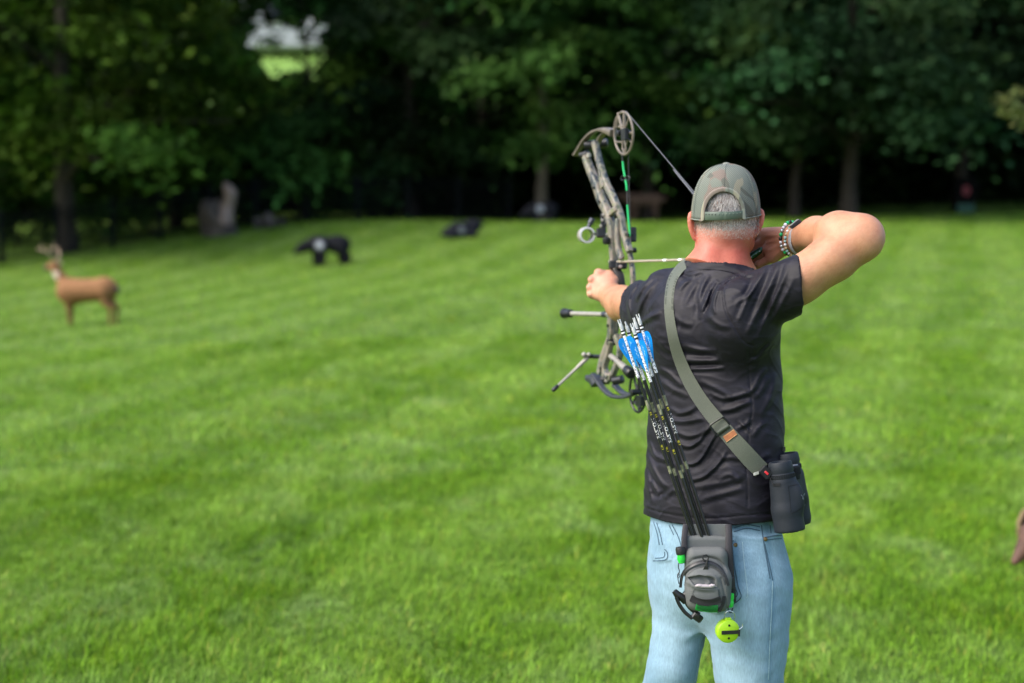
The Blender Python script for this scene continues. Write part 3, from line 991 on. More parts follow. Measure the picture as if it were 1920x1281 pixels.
def walk_f():
    return s_union(0.07, s_ell([.22, 0, .42], [.33, .2, .22]), s_ell([-.2, 0, .4], [.28, .2, .2]), s_cap([-.2, 0, .42], [.2, 0, .44], .19, .19), s_chain([[-.38, 0, .36], [-.62, 0, .24]], [.15, .08], .05),
                   s_cap([-.24, .1, .3], [-.26, .1, .04], .1, .07), s_cap([-.2, -.1, .3], [-.2, -.1, .04], .1, .07), s_cap([.38, .1, .3], [.4, .1, .04], .11, .07), s_cap([.3, -.1, .3], [.32, -.1, .04], .11, .07), s_ell([-.5, .08, .4], [.03, .02, .04]), s_ell([-.5, -.08, .4], [.03, .02, .04]))
def walk_col(v):
    c = np.tile([0.01, 0.0105, 0.015], (len(v), 1)).astype(float)
    r = np.hypot(v[:, 0] + .08, v[:, 2] - .42)
    c[(v[:, 1] < 0) & (r < .13)] = [0.3, 0.31, 0.34]
    return c
b = at_depth(1015, 41.5)
s = float((b - EYE) @ FW) / FPX * 82 / 1.35
b = b + [0, 0, -0.02]
animal('bear_target', 'dark foam bear target with a round pale spot in front of the pale tree trunk', 'bear target', b, [0.98, 0.2, 0], scaled(walk_f(), s), np.array([-.8, -.35, -.03]) * s, np.array([.7, .35, .75]) * s, .02 * s, lambda v: walk_col(v / s), BLACKFOAM, 'black bear targets')

# dim brown animal in the shade behind the bow string
def elk_f():
    return s_union(0.07, s_cap([-.35, 0, .62], [.35, 0, .62], .19, .18), s_chain([[-.4, 0, .66], [-.6, 0, .72], [-.75, 0, .7]], [.14, .1, .05], .05), s_cap([.4, 0, .6], [.62, 0, .66], .14, .05),
                   s_cap([-.32, .08, .5], [-.33, .08, .03], .07, .03), s_cap([-.28, -.08, .5], [-.28, -.08, .03], .07, .03), s_cap([.34, .08, .5], [.38, .08, .03], .08, .03), s_cap([.3, -.08, .5], [.33, -.08, .03], .08, .03))
b = at_depth(1208, 43.2)
s = float((b - EYE) @ FW) / FPX * 92 / 1.4
animal('deer_target', 'dim brown foam deer target standing in the shade behind the bowstring', 'deer target', b, [0.99, 0.1, 0], scaled(elk_f(), s), np.array([-.9, -.3, -.03]) * s, np.array([.75, .3, .9]) * s, .025 * s, lambda v: np.tile([0.1, 0.06, 0.042], (len(v), 1)), FOAM)

# black block target with a red mark above a green band, deep in the shade at right
b = at_depth(1807, 44.5)
t = thing('block_target', b, 'black block target with a red spot above a green band, in the shade at right', 'target')
BLK = simple('target_black', (0.004, 0.004, 0.004), 0.9, 0, 0.2, 12, 0, 0.08)
REDM = simple('target_red', (0.16, 0.005, 0.012), 0.5, 0, 0.2, 20)
GRNM = simple('target_green', (0.0, 0.05, 0.026), 0.5, 0, 0.2, 20)
s = float((b - EYE) @ FW) / FPX
MB().box(b + Z * 33 * s, X * 19 * s, Y * .22, Z * 33 * s).build('block', BLK, t, smooth=False)
MB().box(b + Z * 9 * s + Y * -.235, X * 16 * s, Y * .012, Z * 8 * s).build('green_band', GRNM, t, smooth=False)
mb = MB(); th = np.linspace(0, 2 * math.pi, 14, endpoint=False)
rad = np.array([10, 7] * 7) * s
mb.prism(np.stack([b[0] + rad * np.cos(th) * .8, np.full(14, b[1] - .222), b[2] + 42 * s + rad * np.sin(th) * 1.1], -1), [0, -.012, 0])
mb.build('red_spot', REDM, t, smooth=False)

# brown foam bird cut by the right edge
b = ground_at(1978, 1088)
s = float((b - EYE) @ FW) / FPX
t = thing('turkey_target', b, 'brown foam bird target mostly outside the right edge of the photo', 'bird target')
def W(px, py, dy=0.0): return P(px, py, float((b - EYE) @ FW) + dy)
BRZ = simple('bronze_foam', (0.1, 0.05, 0.035), 0.6, 0, 0.4, 18)
TANF = simple('tan_feather', (0.28, 0.2, 0.11), 0.7, 0, 0.25, 25)
bf = s_union(0.03, s_ell(W(1976, 1010), [58 * s, 55 * s, 55 * s]), s_chain([W(1990, 990), W(2030, 930), W(2040, 880)], [40 * s, 20 * s, 14 * s], .02), s_ell(W(2043, 872), [16 * s, 13 * s, 14 * s]), s_chain([W(1936, 1010), W(1904, 1052)], [26 * s, 8 * s], .02))
v, q = mesh_sdf(bf, W(1880, 1080) - [0, .3, 0], W(2080, 840) + [0, .3, 0], .01)
mesh_obj('body', v, q, BRZ, t)
for k in range(9):
    a = math.radians(196 - k * 16); r0, r1 = 28 * s, 66 * s
    c0 = W(1972, 996, .12)
    d_ = np.array([math.cos(a), 0.12 * math.sin(a * 3), math.sin(a)])
    sd_ = np.array([-math.sin(a), 0, math.cos(a)])
    w_ = 11 * s
    o = [c0 + d_ * r0 - sd_ * w_ * .5, c0 + d_ * r1 * .93 - sd_ * w_, c0 + d_ * r1 - sd_ * w_ * .6, c0 + d_ * r1 + sd_ * w_ * .6, c0 + d_ * r1 * .93 + sd_ * w_, c0 + d_ * r0 + sd_ * w_ * .5]
    fo = MB().prism(o, [0, .008, 0]).build('tail_feather', TANF, t, smooth=False)
    o2 = [c0 + d_ * r1 * .8 - sd_ * w_ * .9, c0 + d_ * r1 * .9 - sd_ * w_ * .95, c0 + d_ * r1 * .9 + sd_ * w_ * .95, c0 + d_ * r1 * .8 + sd_ * w_ * .9]
    MB().prism(np.array(o2) + [0, -.004, 0], [0, .003, 0]).build('dark_bar', BLK, fo, smooth=False)
mb = MB()
for dx in (-30, 6):
    foot = W(1960 + dx, 1084)
    mb.tube([W(1965 + dx * .6, 1035), foot], [.013, .009], 7)
    for tx, ty in ((-34, -.03), (-20, -.08), (12, -.06)):
        mb.tube([foot, foot + np.array([tx * s, ty, .004])], [.009, .005], 6)
mb.build('foot', simple('reddish_leg', (0.3, 0.1, 0.06), 0.6), t)

# leafy branch reaching in at the right edge, on a young tree outside the picture
b = at_depth(2120, 13.0)
t = thing('young_tree', b, 'young tree with pale leaves reaching in at the right edge of the photo', 'tree')
g = np.random.default_rng(41)
mb = MB()
mb.tube([b + [0, 0, -.1], b + [.02, 0, 1.2], b + [-.03, 0, 3.6]], [.05, .04, .02], 8)
D = float((b - EYE) @ FW)
tips = [P(1885, 186, D - .3), P(1900, 200, D - .25), P(1915, 175, D - .2), P(1925, 215, D - .1), P(1950, 190, D), P(1985, 200, D), P(2010, 160, D), P(1918, 228, D - .2), P(1890, 205, D - .3)]
st = P(2110, 250, D)
for e in tips: mb.tube([st, (st + e) / 2 + [0, 0, .05], e], [.014, .009, .003], 5)
mb.build('trunk', BARK, t)
V, F, C = leaf_cloud(np.array(tips + [b + [g.normal() * .35, g.normal() * .35, 2.0 + 1.6 * g.random()] for _ in range(14)]), 60, 0.055, 0.035, g)
mesh_obj('crown', V, F, LEAF_D, t, smooth=False, cols=C)
# ================================================================ THE ARCHER
X, Y, Z = np.eye(3)
feet = np.array([0.50, 3.38, 0.0])
person = thing('person', feet, 'archer in a green cap, dark shirt and pale jeans, seen from behind at full draw', 'person')

SKIN = NT('skin')
sv = SKIN.noise(22, 5, 0.65)
sf = SKIN.noise(240, 3, 0.6)
SKIN.base(SKIN.mix(1.0, SKIN.attr(), SKIN.ramp(sv, [(0.3, (0.84, 0.74, 0.72)), (0.7, (1.13, 1.16, 1.16))]), 'MULTIPLY'))
SKIN.set(Roughness=0.48, Subsurface_Weight=0.12, Subsurface_Scale=0.01)
SKIN.b.inputs['Subsurface Radius'].default_value = (1.0, 0.35, 0.2)
SKIN.b.inputs['Specular IOR Level'].default_value = 0.4
SKIN.bump(SKIN.mix(0.5, sv, sf), 0.4, 0.005)
SKIN_M = SKIN.m

# ---- joints
HEAD = P(1361, 388, 3.36)
shR, shL = P(1418, 572, 3.21), P(1250, 560, 3.48)
elR, wrR = P(1612, 447, 3.15), P(1487, 449, 3.37)
elL, wrL = P(1184, 572, 3.74), P(1141, 553, 4.00)
neck_top, neck_bot = P(1359, 432, 3.37), P(1347, 530, 3.34)

def axes_to(fwd, up=(0, 0, 1)):
    f_ = nrm(fwd); r_ = nrm(np.cross(f_, up)); return r_, f_, np.cross(r_, f_)
hr, hf, hu = axes_to([0.10, 1, -0.04])

sculpt = [
    s_ell(HEAD + hu * 0.004, [.0745, .099, .089], (hr, hf, hu)),                         # skull
    s_ell(HEAD - hu * .055 - hf * .025, [.0635, .064, .056], (hr, hf, hu)),              # back of the skull below the cap
    s_ell(HEAD + hf * .045 - hu * .06, [.056, .062, .062], (hr, hf, hu)),              # face
    s_cap(HEAD + hf * .02 - hu * .085 + hr * .045, HEAD + hf * .085 - hu * .11, .024, .02),  # jaw
    s_cap(HEAD + hf * .02 - hu * .085 - hr * .045, HEAD + hf * .085 - hu * .11, .024, .02),
]
f_head = s_union(.022, *sculpt)
f_face = s_union(.01, s_cap(HEAD + hf * .1 - hu * .01, HEAD + hf * .122 - hu * .055, .01, .013),      # nose
                 s_cap(HEAD + hf * .093 + hu * .012 - hr * .035, HEAD + hf * .093 + hu * .012 + hr * .035, .012),      # brow
                 s_cap(HEAD + hf * .098 - hu * .083 - hr * .02, HEAD + hf * .098 - hu * .083 + hr * .02, .008),       # lips
                 s_ell(HEAD + hf * .084 - hu * .014 - hr * .032, [.014, .012, .012]), s_ell(HEAD + hf * .084 - hu * .014 + hr * .032, [.014, .012, .012]))

def ear(top, bot, d, sgn):
    """seen from behind: a flat shell standing off the head, rolled rim, lobe at the foot"""
    a, b_ = P(*top, d), P(*bot, d + .006)
    lg = nrm(b_ - a); out = nrm(RT * sgn * .8 - FW * .55 - lg * ((RT * sgn * .8 - FW * .55) @ lg)); th = np.cross(lg, out)
    c = (a + b_) / 2; L = np.linalg.norm(b_ - a) / 2
    rim = [c + lg * L * math.cos(t) * (-1) + out * .016 * math.sin(t) * (1 - .35 * t / math.pi) for t in np.linspace(.15, math.pi - .1, 9)]
    return s_union(.007, s_chain(rim, [.0042, .0048, .005, .005, .0048, .0046, .0046, .0052, .0058], .003), s_ell(c - out * .004, [L * .92, .017, .0055], (lg, out, th)))
f_earL = ear((1299, 398), (1305, 447), 3.352, -1)
f_earR = ear((1424, 393), (1411, 442), 3.352, 1)

f_neck = s_union(.012, s_cap(neck_top, neck_bot, .0575, .0575), s_cap(P(1338, 445, 3.33), P(1328, 520, 3.31), .026, .031), s_cap(P(1378, 445, 3.33), P(1366, 520, 3.31), .026, .029),
                 s_cap(P(1392, 438, 3.37), P(1374, 505, 3.40), .016, .014))
f_trap = s_union(.03, s_cap(P(1348, 562, 3.34), shL + [0.02, -.02, 0.0], .052, .05), s_cap(P(1352, 560, 3.34), shR + [-.02, 0, 0], .052, .052))
f_core = s_union(.06, s_ell(P(1340, 640, 3.36), [.15, .1, .22]), s_ell(P(1340, 860, 3.36), [.135, .1, .22]))

# right arm
aR = nrm(elR - shR)
f_armR = s_union(.03,
    s_chain([shR, P(1500, 526, 3.18), P(1566, 482, 3.155), elR], [.06, .049, .049, .042], .02),
    s_ell(P(1535, 500, 3.165), [.085, .036, .046], (aR, nrm(np.cross(aR, FW)), FW)),                # triceps
    s_ell(P(1556, 474, 3.2), [.06, .033, .04], (aR, nrm(np.cross(aR, FW)), FW)),                  # biceps
    s_cap(elR, P(1624, 444, 3.135), .034, .026), s_ell(P(1634, 452, 3.122), [.016, .014, .018]),
    s_cap(P(1620, 437, 3.15), P(1614, 462, 3.14), .028, .028), s_cap(P(1578, 440, 3.18), P(1610, 443, 3.15), .043, .042))
f_foreR = s_union(.03, s_chain([elR, P(1572, 437, 3.19), P(1530, 438, 3.285), wrR], [.043, .044, .036, .027], .02),
                  s_ell(P(1575, 432, 3.18), [.045, .02, .024]), s_ell(wrR, [.022, .02, .03]))
# right hand, curled round the release under the jaw
def finger(pts, r0, r1, k=.004):
    n_ = len(pts); return s_chain(pts, list(np.linspace(r0, r1, n_)), k)
palmR = s_union(.012, s_cap(P(1478, 447, 3.385), P(1444, 448, 3.435), .023, .021), s_cap(P(1478, 455, 3.385), P(1446, 470, 3.42), .022, .02), s_cap(P(1470, 440, 3.39), P(1434, 440, 3.45), .018, .017), s_cap(P(1474, 462, 3.38), P(1450, 483, 3.405), .017, .014))
f_handR = s_union(.007, palmR,
    finger([P(1436, 441, 3.45), P(1408, 450, 3.475), P(1400, 468, 3.485), P(1412, 478, 3.49)], .0105, .0075),
    finger([P(1438, 453, 3.435), P(1407, 463, 3.46), P(1400, 480, 3.47), P(1414, 488, 3.48)], .0108, .008),
    finger([P(1443, 467, 3.42), P(1416, 477, 3.445), P(1407, 490, 3.46), P(1420, 494, 3.47)], .0105, .008),
    finger([P(1452, 481, 3.405), P(1424, 496, 3.425), P(1418, 501, 3.45), P(1430, 499, 3.46)], .0105, .0085),
    s_cap(P(1434, 478, 3.44), P(1418, 488, 3.462), .0125, .011),
    finger([P(1446, 440, 3.45), P(1420, 440, 3.49), P(1402, 452, 3.5)], .011, .008))
def tendons(p):
    px, py = proj(p)
    d = 0
    for (x0, y0), (x1, y1) in (((1468, 440), (1436, 443)), ((1470, 447), (1438, 455)), ((1472, 455), (1443, 469)), ((1474, 460), (1452, 481))):
        t = np.clip(((px - x0) * (x1 - x0) + (py - y0) * (y1 - y0)) / ((x1 - x0) ** 2 + (y1 - y0) ** 2), 0, 1)
        q = np.hypot(px - x0 - t * (x1 - x0), py - y0 - t * (y1 - y0))
        d = d + .0018 * np.exp(-(q / 3.2) ** 2) * np.minimum(1, t * 2.5)
    return d

# left arm
f_armL = s_union(.02, s_chain([shL, P(1205, 571, 3.66), elL], [.058, .047, .043], .02),
    s_chain([elL, P(1166, 568, 3.86), P(1150, 558, 3.95), wrL], [.043, .044, .034, .028], .02), s_ell(P(1166, 583, 3.84), [.03, .06, .026], (RT, FW, UP)))
hL = 4.06
f_handL = s_union(.0055,
    s_union(.014, s_cap(P(1140, 546, 4.02), P(1124, 524, hL), .026, .022), s_cap(P(1138, 553, 4.02), P(1114, 548, hL), .025, .02), s_cap(P(1143, 538, 4.03), P(1142, 518, hL + .01), .024, .018), s_cap(P(1140, 530, hL), P(1118, 540, hL), .022, .022)),
    s_ell(P(1121, 515, hL - .01), [.0105] * 3), s_ell(P(1109, 525, hL - .01), [.0108] * 3), s_ell(P(1106, 539, hL - .012), [.0105] * 3), s_ell(P(1107, 552, hL - .014), [.0095] * 3),
    finger([P(1127, 516, hL), P(1122, 512, hL + .04), P(1140, 514, hL + .065), P(1152, 518, hL + .05)], .0135, .009),
    finger([P(1114, 524, hL), P(1112, 524, hL + .045), P(1132, 526, hL + .07), P(1146, 530, hL + .05)], .014, .009),
    finger([P(1110, 538, hL), P(1110, 539, hL + .042), P(1130, 540, hL + .066), P(1144, 542, hL + .045)], .0135, .009),
    finger([P(1109, 551, hL - .005), P(1111, 553, hL + .035), P(1128, 553, hL + .055), P(1141, 553, hL + .035)], .012, .008),
    finger([P(1146, 530, 4.04), P(1162, 521, 4.07), P(1164, 516, 4.11)], .0155, .0095))

def f_body(p):
    d = smin(f_head(p), f_neck(p), .02)
    d = smin(d, f_face(p), .012)
    d = smin(d, f_earL(p), .006); d = smin(d, f_earR(p), .006)
    d = smin(d, f_trap(p), .02); d = smin(d, f_core(p), .04)
    a = smin(f_armR(p), f_foreR(p), .016)
    a = smin(a, f_handR(p) - tendons(p), .014)
    d = smin(d, a, .012)
    b = smin(f_armL(p), f_handL(p), .014)
    return smin(d, b, .02)

def noise3(p, fr, ph=0.0):
    """cheap smooth noise from warped sines"""
    x, y, z = p[:, 0] * fr + ph, p[:, 1] * fr + 1.7 * ph, p[:, 2] * fr + 2.3 * ph
    return (np.sin(x + 1.3 * np.sin(y * .8 + z * .5)) + np.sin(y * 1.1 + 1.2 * np.sin(z * .9 + x * .6) + 1) + np.sin(z * 1.2 + 1.4 * np.sin(x * .7 + y) + 2)) / 3

# ---------------------------------------------------------------- shirt
def rows_loft(rows, d0, t, ratio, zlo=None):
    """rows: (py, left px, right px, depth shift); silhouette widths kept exactly for an ellipse turned by t"""
    zs, cx, cy, aa, bb = [], [], [], [], []
    for py_, l, r, dd in rows:
        d = d0 + dd
        c = P((l + r) / 2, py_, d); w = (r - l) / 2 / FPX * d
        k = math.sqrt(math.cos(t) ** 2 + (ratio * math.sin(t)) ** 2)
        zs.append(c[2]); cx.append(c[0]); cy.append(c[1]); aa.append(w / k); bb.append(w / k * ratio)
    o = np.argsort(zs)
    q = [np.array(v_)[o] for v_ in (zs, cx, cy, aa, bb)]
    return s_loft(*q, rot=-t, power=2.0)

TSH = math.radians(46)
torso_rows = [(1010, 1213, 1451, 0), (985, 1212, 1451, 0), (940, 1211, 1455, 0), (905, 1213, 1459, 0), (870, 1216, 1461, 0), (820, 1217, 1460, 0), (770, 1221, 1459, 0), (700, 1227, 1456, 0), (650, 1218, 1453, 0), (605, 1212, 1451, 0), (565, 1226, 1444, .0), (530, 1259, 1419, 0), (500, 1294, 1394, 0)]
f_torso = rows_loft(torso_rows, 3.36, TSH, .66)
cuffR0, cuffR1 = P(1496, 477, 3.17), P(1504, 589, 3.17)
nR = nrm(np.cross(FW, cuffR1 - cuffR0)); nR = nR * np.sign(nR[0])
nR = nrm(nR - FW * .12)
cR = (cuffR0 + cuffR1) / 2
def f_sleeveR(p):
    d = s_union(.03, s_cap(P(1410, 570, 3.23), P(1512, 527, 3.17), .067, .062), s_cap(P(1430, 562, 3.24), P(1496, 537, 3.17), .056, .05))(p)
    inner = np.maximum(s_cap(P(1450, 554, 3.2), P(1560, 507, 3.16), .058, .058)(p), -(p - cR) @ nR - .018)
    d = np.maximum(d, (p - cR) @ nR)
    return smax(d, -inner, .003)
endL = P(1205, 569, 3.65)
nL = nrm(elL - shL + RT * -.02)
def f_sleeveL(p):
    d = s_union(.03, s_cap(P(1256, 564, 3.46), P(1180, 573, 3.76), .07, .055), s_cap(P(1235, 590, 3.5), P(1190, 585, 3.68), .06, .05))(p)
    inner = np.maximum(s_cap(P(1210, 568, 3.62), P(1160, 575, 3.85), .053, .052)(p), -(p - endL) @ nL - .018)
    d = np.maximum(d, (p - endL) @ nL)
    return smax(d, -inner, .003)
f_sho = s_union(.04, s_cap(P(1348, 550, 3.34), P(1256, 558, 3.46), .07, .069), s_cap(P(1350, 552, 3.34), P(1412, 566, 3.24), .07, .062),
                s_ell(P(1392, 600, 3.21), [.08, .06, .09]), s_ell(P(1290, 600, 3.34), [.08, .07, .1]))
col_pts = [P(1288, 492, 3.36), P(1345, 499, 3.27), P(1398, 514, 3.33)]
nC = nrm(np.cross(col_pts[1] - col_pts[0], col_pts[2] - col_pts[1])); nC = nC * np.sign(nC[2])
f_collar = s_cap(P(1345, 560, 3.34), P(1350, 460, 3.36), .09, .065)

# folds: photo-traced ridges (polyline in pixels, width px, height mm); negative = groove
FOLDS = [
 # right sleeve, drawn tight from the shoulder blade to the upper arm
 ([(1436, 500), (1420, 530), (1406, 552), (1378, 570)], 7, 6), ([(1424, 508), (1412, 535), (1396, 575), (1383, 605)], 7, 5), ([(1460, 492), (1443, 535), (1420, 585), (1400, 628)], 8, 5),
 ([(1478, 500), (1462, 540), (1440, 590), (1420, 635)], 7, 4), ([(1490, 520), (1470, 560), (1450, 600)], 8, 4), ([(1448, 496), (1430, 540), (1405, 590)], 6, -3), ([(1470, 494), (1452, 545), (1428, 600)], 6, -3.5),
 ([(1389, 517), (1400, 522), (1412, 520)], 6, -5),
 # raglan seam
 ([(1396, 514), (1372, 524), (1358, 538), (1356, 555), (1362, 585), (1378, 615), (1395, 640), (1410, 648)], 2.6, -3.2),
 ([(1352, 532), (1343, 550), (1338, 572), (1341, 590)], 6, 6), ([(1345, 525), (1330, 548), (1318, 575), (1312, 600)], 8, 5), ([(1330, 515), (1318, 535), (1312, 560), (1316, 585)], 8, 4.5), ([(1336, 540), (1330, 568), (1322, 588)], 5, -4),
 ([(1305, 520), (1285, 530), (1272, 545)], 7, 5), ([(1318, 513), (1297, 523), (1276, 512)], 6, -6), ([(1310, 530), (1295, 548), (1282, 575)], 9, 4), ([(1262, 590), (1280, 605), (1300, 610)], 9, 4),
 # collar
 ([(1288, 512), (1320, 507), (1350, 504), (1380, 512), (1397, 521)], 2.5, -2.5),
 # left sleeve and shoulder
 ([(1225, 520), (1205, 540), (1192, 565)], 6, 5), ([(1217, 520), (1196, 538), (1186, 560), (1186, 580)], 5, -4), ([(1235, 525), (1215, 545), (1200, 575), (1195, 600)], 7, 5), ([(1182, 545), (1178, 570), (1184, 600)], 5, 4),
 ([(1245, 545), (1225, 565), (1210, 590), (1196, 612)], 8, 4), ([(1240, 585), (1220, 594), (1200, 606)], 8, 5), ([(1238, 600), (1215, 606), (1203, 618)], 7, -4),
 # small of the back: sideways drapes
 ([(1235, 640), (1250, 655), (1262, 660)], 7, 3), ([(1280, 648), (1310, 656), (1345, 658)], 8, 5), ([(1275, 675), (1310, 677), (1350, 676)], 8, 5), ([(1285, 692), (1315, 692), (1360, 690)], 6, 4), ([(1275, 662), (1310, 667), (1345, 667)], 6, -4), ([(1280, 685), (1320, 685), (1360, 683)], 5, -4),
 ([(1230, 692), (1252, 700), (1280, 726)], 9, 6), ([(1240, 715), (1262, 730), (1290, 745)], 8, 4), ([(1312, 715), (1340, 727), (1372, 744)], 8, 5), ([(1330, 735), (1355, 747), (1385, 742), (1402, 735)], 7, 5),
 ([(1350, 770), (1375, 766), (1408, 752)], 8, 6), ([(1390, 742), (1412, 730), (1425, 705), (1438, 690)], 8, 5), ([(1355, 760), (1380, 752), (1405, 745)], 6, -4), ([(1410, 745), (1425, 735), (1440, 705)], 9, 4),
 ([(1255, 765), (1275, 775), (1297, 768), (1308, 758)], 8, 5), ([(1250, 785), (1280, 790), (1320, 785)], 8, 5), ([(1265, 808), (1290, 818), (1315, 812), (1328, 798)], 7, 5), ([(1262, 826), (1290, 838), (1312, 825), (1325, 808), (1345, 790)], 6, 6),
 ([(1283, 872), (1305, 868), (1320, 852), (1335, 825), (1345, 810)], 5, 7), ([(1290, 885), (1318, 872), (1340, 845), (1352, 825)], 6, -5), ([(1290, 902), (1315, 896), (1330, 886), (1350, 865), (1362, 845)], 6, 6), ([(1300, 915), (1340, 908), (1375, 900), (1395, 892)], 9, 4),
 ([(1345, 900), (1370, 890), (1392, 905)], 8, 4), ([(1350, 860), (1370, 858), (1392, 862)], 8, 4),
 ([(1218, 828), (1228, 855), (1240, 865)], 6, 5), ([(1214, 850), (1225, 880), (1240, 905), (1256, 915)], 8, 6), ([(1226, 850), (1245, 862), (1258, 860)], 6, 4), ([(1222, 900), (1232, 925), (1240, 930)], 6, 5), ([(1228, 918), (1234, 930), (1250, 922)], 5, -5), ([(1214, 880), (1217, 915), (1222, 945)], 7, 4), ([(1245, 935), (1262, 920), (1280, 925)], 9, 4),
 ([(1310, 940), (1340, 930), (1370, 922), (1395, 915)], 9, 4), ([(1410, 820), (1425, 800), (1440, 790)], 8, 4), ([(1380, 805), (1400, 795), (1405, 785)], 7, 5), ([(1385, 790), (1395, 798), (1408, 812)], 6, 4), ([(1418, 870), (1440, 850)], 8, 3), ([(1425, 780), (1445, 745), (1455, 700)], 9, 4),
 ([(1440, 660), (1420, 672), (1400, 680)], 6, 3), ([(1445, 645), (1425, 665)], 5, 3), ([(1325, 590), (1345, 608), (1370, 615)], 9, 4),
 # side seam and hem
 ([(1405, 655), (1404, 690), (1407, 730), (1411, 765), (1406, 800), (1402, 840), (1400, 880), (1402, 920), (1402, 950)], 2.2, -2.0),
 ([(1206, 951), (1240, 961), (1290, 970), (1340, 972), (1400, 966), (1460, 963)], 2.4, -2.2),
]
FS = []
for pl, w_, a_ in FOLDS:
    q = np.asarray(pl, float)
    if len(q) > 2: q = spline(q, 4)
    seg = np.linalg.norm(np.diff(q, axis=0), axis=1); cum = np.concatenate([[0], np.cumsum(seg)])
    w_ = w_ * (.72 if a_ > 0 and w_ > 3 else 1)
    FS.append((q, cum, w_, a_, q.min(0) - 3.5 * w_, q.max(0) + 3.5 * w_))

def fold_field(px, py, FSL):
    out = np.zeros(len(px))
    for q, cum, w_, a_, lo_, hi_ in FSL:
        m_ = (px > lo_[0]) & (px < hi_[0]) & (py > lo_[1]) & (py < hi_[1])
        if not m_.any(): continue
        x, y = px[m_], py[m_]
        best = np.full(len(x), 1e9); bs = np.zeros(len(x)); bt = np.zeros(len(x))
        for i in range(len(q) - 1):
            a, b = q[i], q[i + 1]
            ab = b - a; L = math.hypot(*ab) + 1e-9
            t = np.clip(((x - a[0]) * ab[0] + (y - a[1]) * ab[1]) / L ** 2, 0, 1)
            dx, dy = x - a[0] - t * ab[0], y - a[1] - t * ab[1]
            dd = np.hypot(dx, dy)
            k = dd < best
            best[k] = dd[k]; bs[k] = np.sign(ab[0] * dy - ab[1] * dx)[k]; bt[k] = (cum[i] + t * L)[k] / cum[-1]
        tap = np.sqrt(np.clip(np.sin(np.pi * np.clip(bt, .0, 1)), 0, 1)) if abs(w_) > 3 else np.ones(len(x))
        sd_ = best * bs
        if a_ > 0:
            pr = np.exp(-(sd_ / w_) ** 2 * 1.6) - .55 * np.exp(-((sd_ - 1.5 * w_) / (w_ * 1.0)) ** 2)
        else:
            pr = np.exp(-(sd_ / w_) ** 2 * 1.6)
        out[m_] += pr * tap * a_ * .001
    return out

def near_folds(p, FSL):
    px, py = proj(p)
    return fold_field(px, py, FSL)

AXN0, AXN1 = P(1346, 545, 3.34), P(1352, 440, 3.37)
def neck_r(p):
    ab = AXN1 - AXN0; t = ((p - AXN0) @ ab) / (ab @ ab)
    q = p - AXN0 - t[:, None] * ab
    return np.sqrt((q * q).sum(1))
def collar_plane(p): return (p - col_pts[0]) @ nC - 1.1 * np.maximum(0, neck_r(p) - .074)
def f_shirt0(p):
    d = smin(f_torso(p), f_sho(p), .05)
    d = smin(d, f_collar(p), .02)
    d = np.maximum(d, collar_plane(p))
    d = smin(d, f_sleeveR(p), .012)
    return smin(d, f_sleeveL(p), .022)

def f_solid(p):
    d = smin(f_torso(p), f_sho(p), .05)
    d = smin(d, f_collar(p), .02)
    d = smin(d, s_union(.03, s_cap(P(1410, 570, 3.23), P(1512, 527, 3.17), .067, .062))(p), .022)
    return smin(d, s_cap(P(1256, 564, 3.46), P(1180, 573, 3.76), .07, .055)(p), .022)
def f_body_in(p):
    d = f_body(p)
    cov = np.maximum(np.maximum(collar_plane(p) + .003, (p - cR) @ nR + .025), (p - endL) @ nL + .025)
    so_ = f_solid(p)
    cov = np.maximum(cov, so_ - .03)
    w_ = np.clip(-cov / .02, 0, 1)
    return np.where(w_ > 0, np.maximum(d, so_ + .006 + .01 * w_), d)

bv, bf = mesh_sdf(f_body_in, [0.14, 3.0, 0.66], [0.95, 4.24, 1.85], .0032, 1)
px, py = proj(bv)
arm_tan = np.array(lin((176, 129, 99)))
neck_red = np.array(lin((180, 88, 75)))
head_skin = np.array(lin((192, 136, 118)))
bc = np.tile(arm_tan, (len(bv), 1))
dn = np.minimum(f_neck(bv), f_head(bv))
wn_ = np.clip(1 - (dn - .0) / .03, 0, 1)[:, None]
hm = np.clip((470 - py) / 45, 0, 1)[:, None]
bc = bc * (1 - wn_) + (neck_red * (1 - hm) + head_skin * hm) * wn_
e_ = (np.minimum(f_earL(bv), f_earR(bv)) < .008)
bc[e_] = bc[e_] * .4 + np.array(lin((192, 98, 84))) * .6
hL_ = np.clip(1 - f_handL(bv) / .02, 0, 1)[:, None]
bc = bc * (1 - hL_) + np.array(lin((196, 143, 119))) * hL_
hR_ = np.clip(1 - f_handR(bv) / .02, 0, 1)[:, None]
bc = bc * (1 - hR_) + np.array(lin((165, 112, 88))) * hR_
elb = np.exp(-((bv - P(1640, 440, 3.12)) ** 2).sum(1) / .035 ** 2)[:, None]
bc = bc * (1 - .4 * elb) + np.array(lin((190, 125, 104))) * .4 * elb
body = mesh_obj('body', bv, bf, SKIN_M, person, cols=bc)
BODY_BVH = bvh_of(bv, bf)

def hem_cut(p):
    px, py = proj(p)
    edge = np.interp(px, [1200, 1215, 1250, 1290, 1350, 1410, 1470], [960, 968, 979, 985, 987, 982, 976])
    q = p - EYE
    return (py - edge) / FPX * (q @ FW)

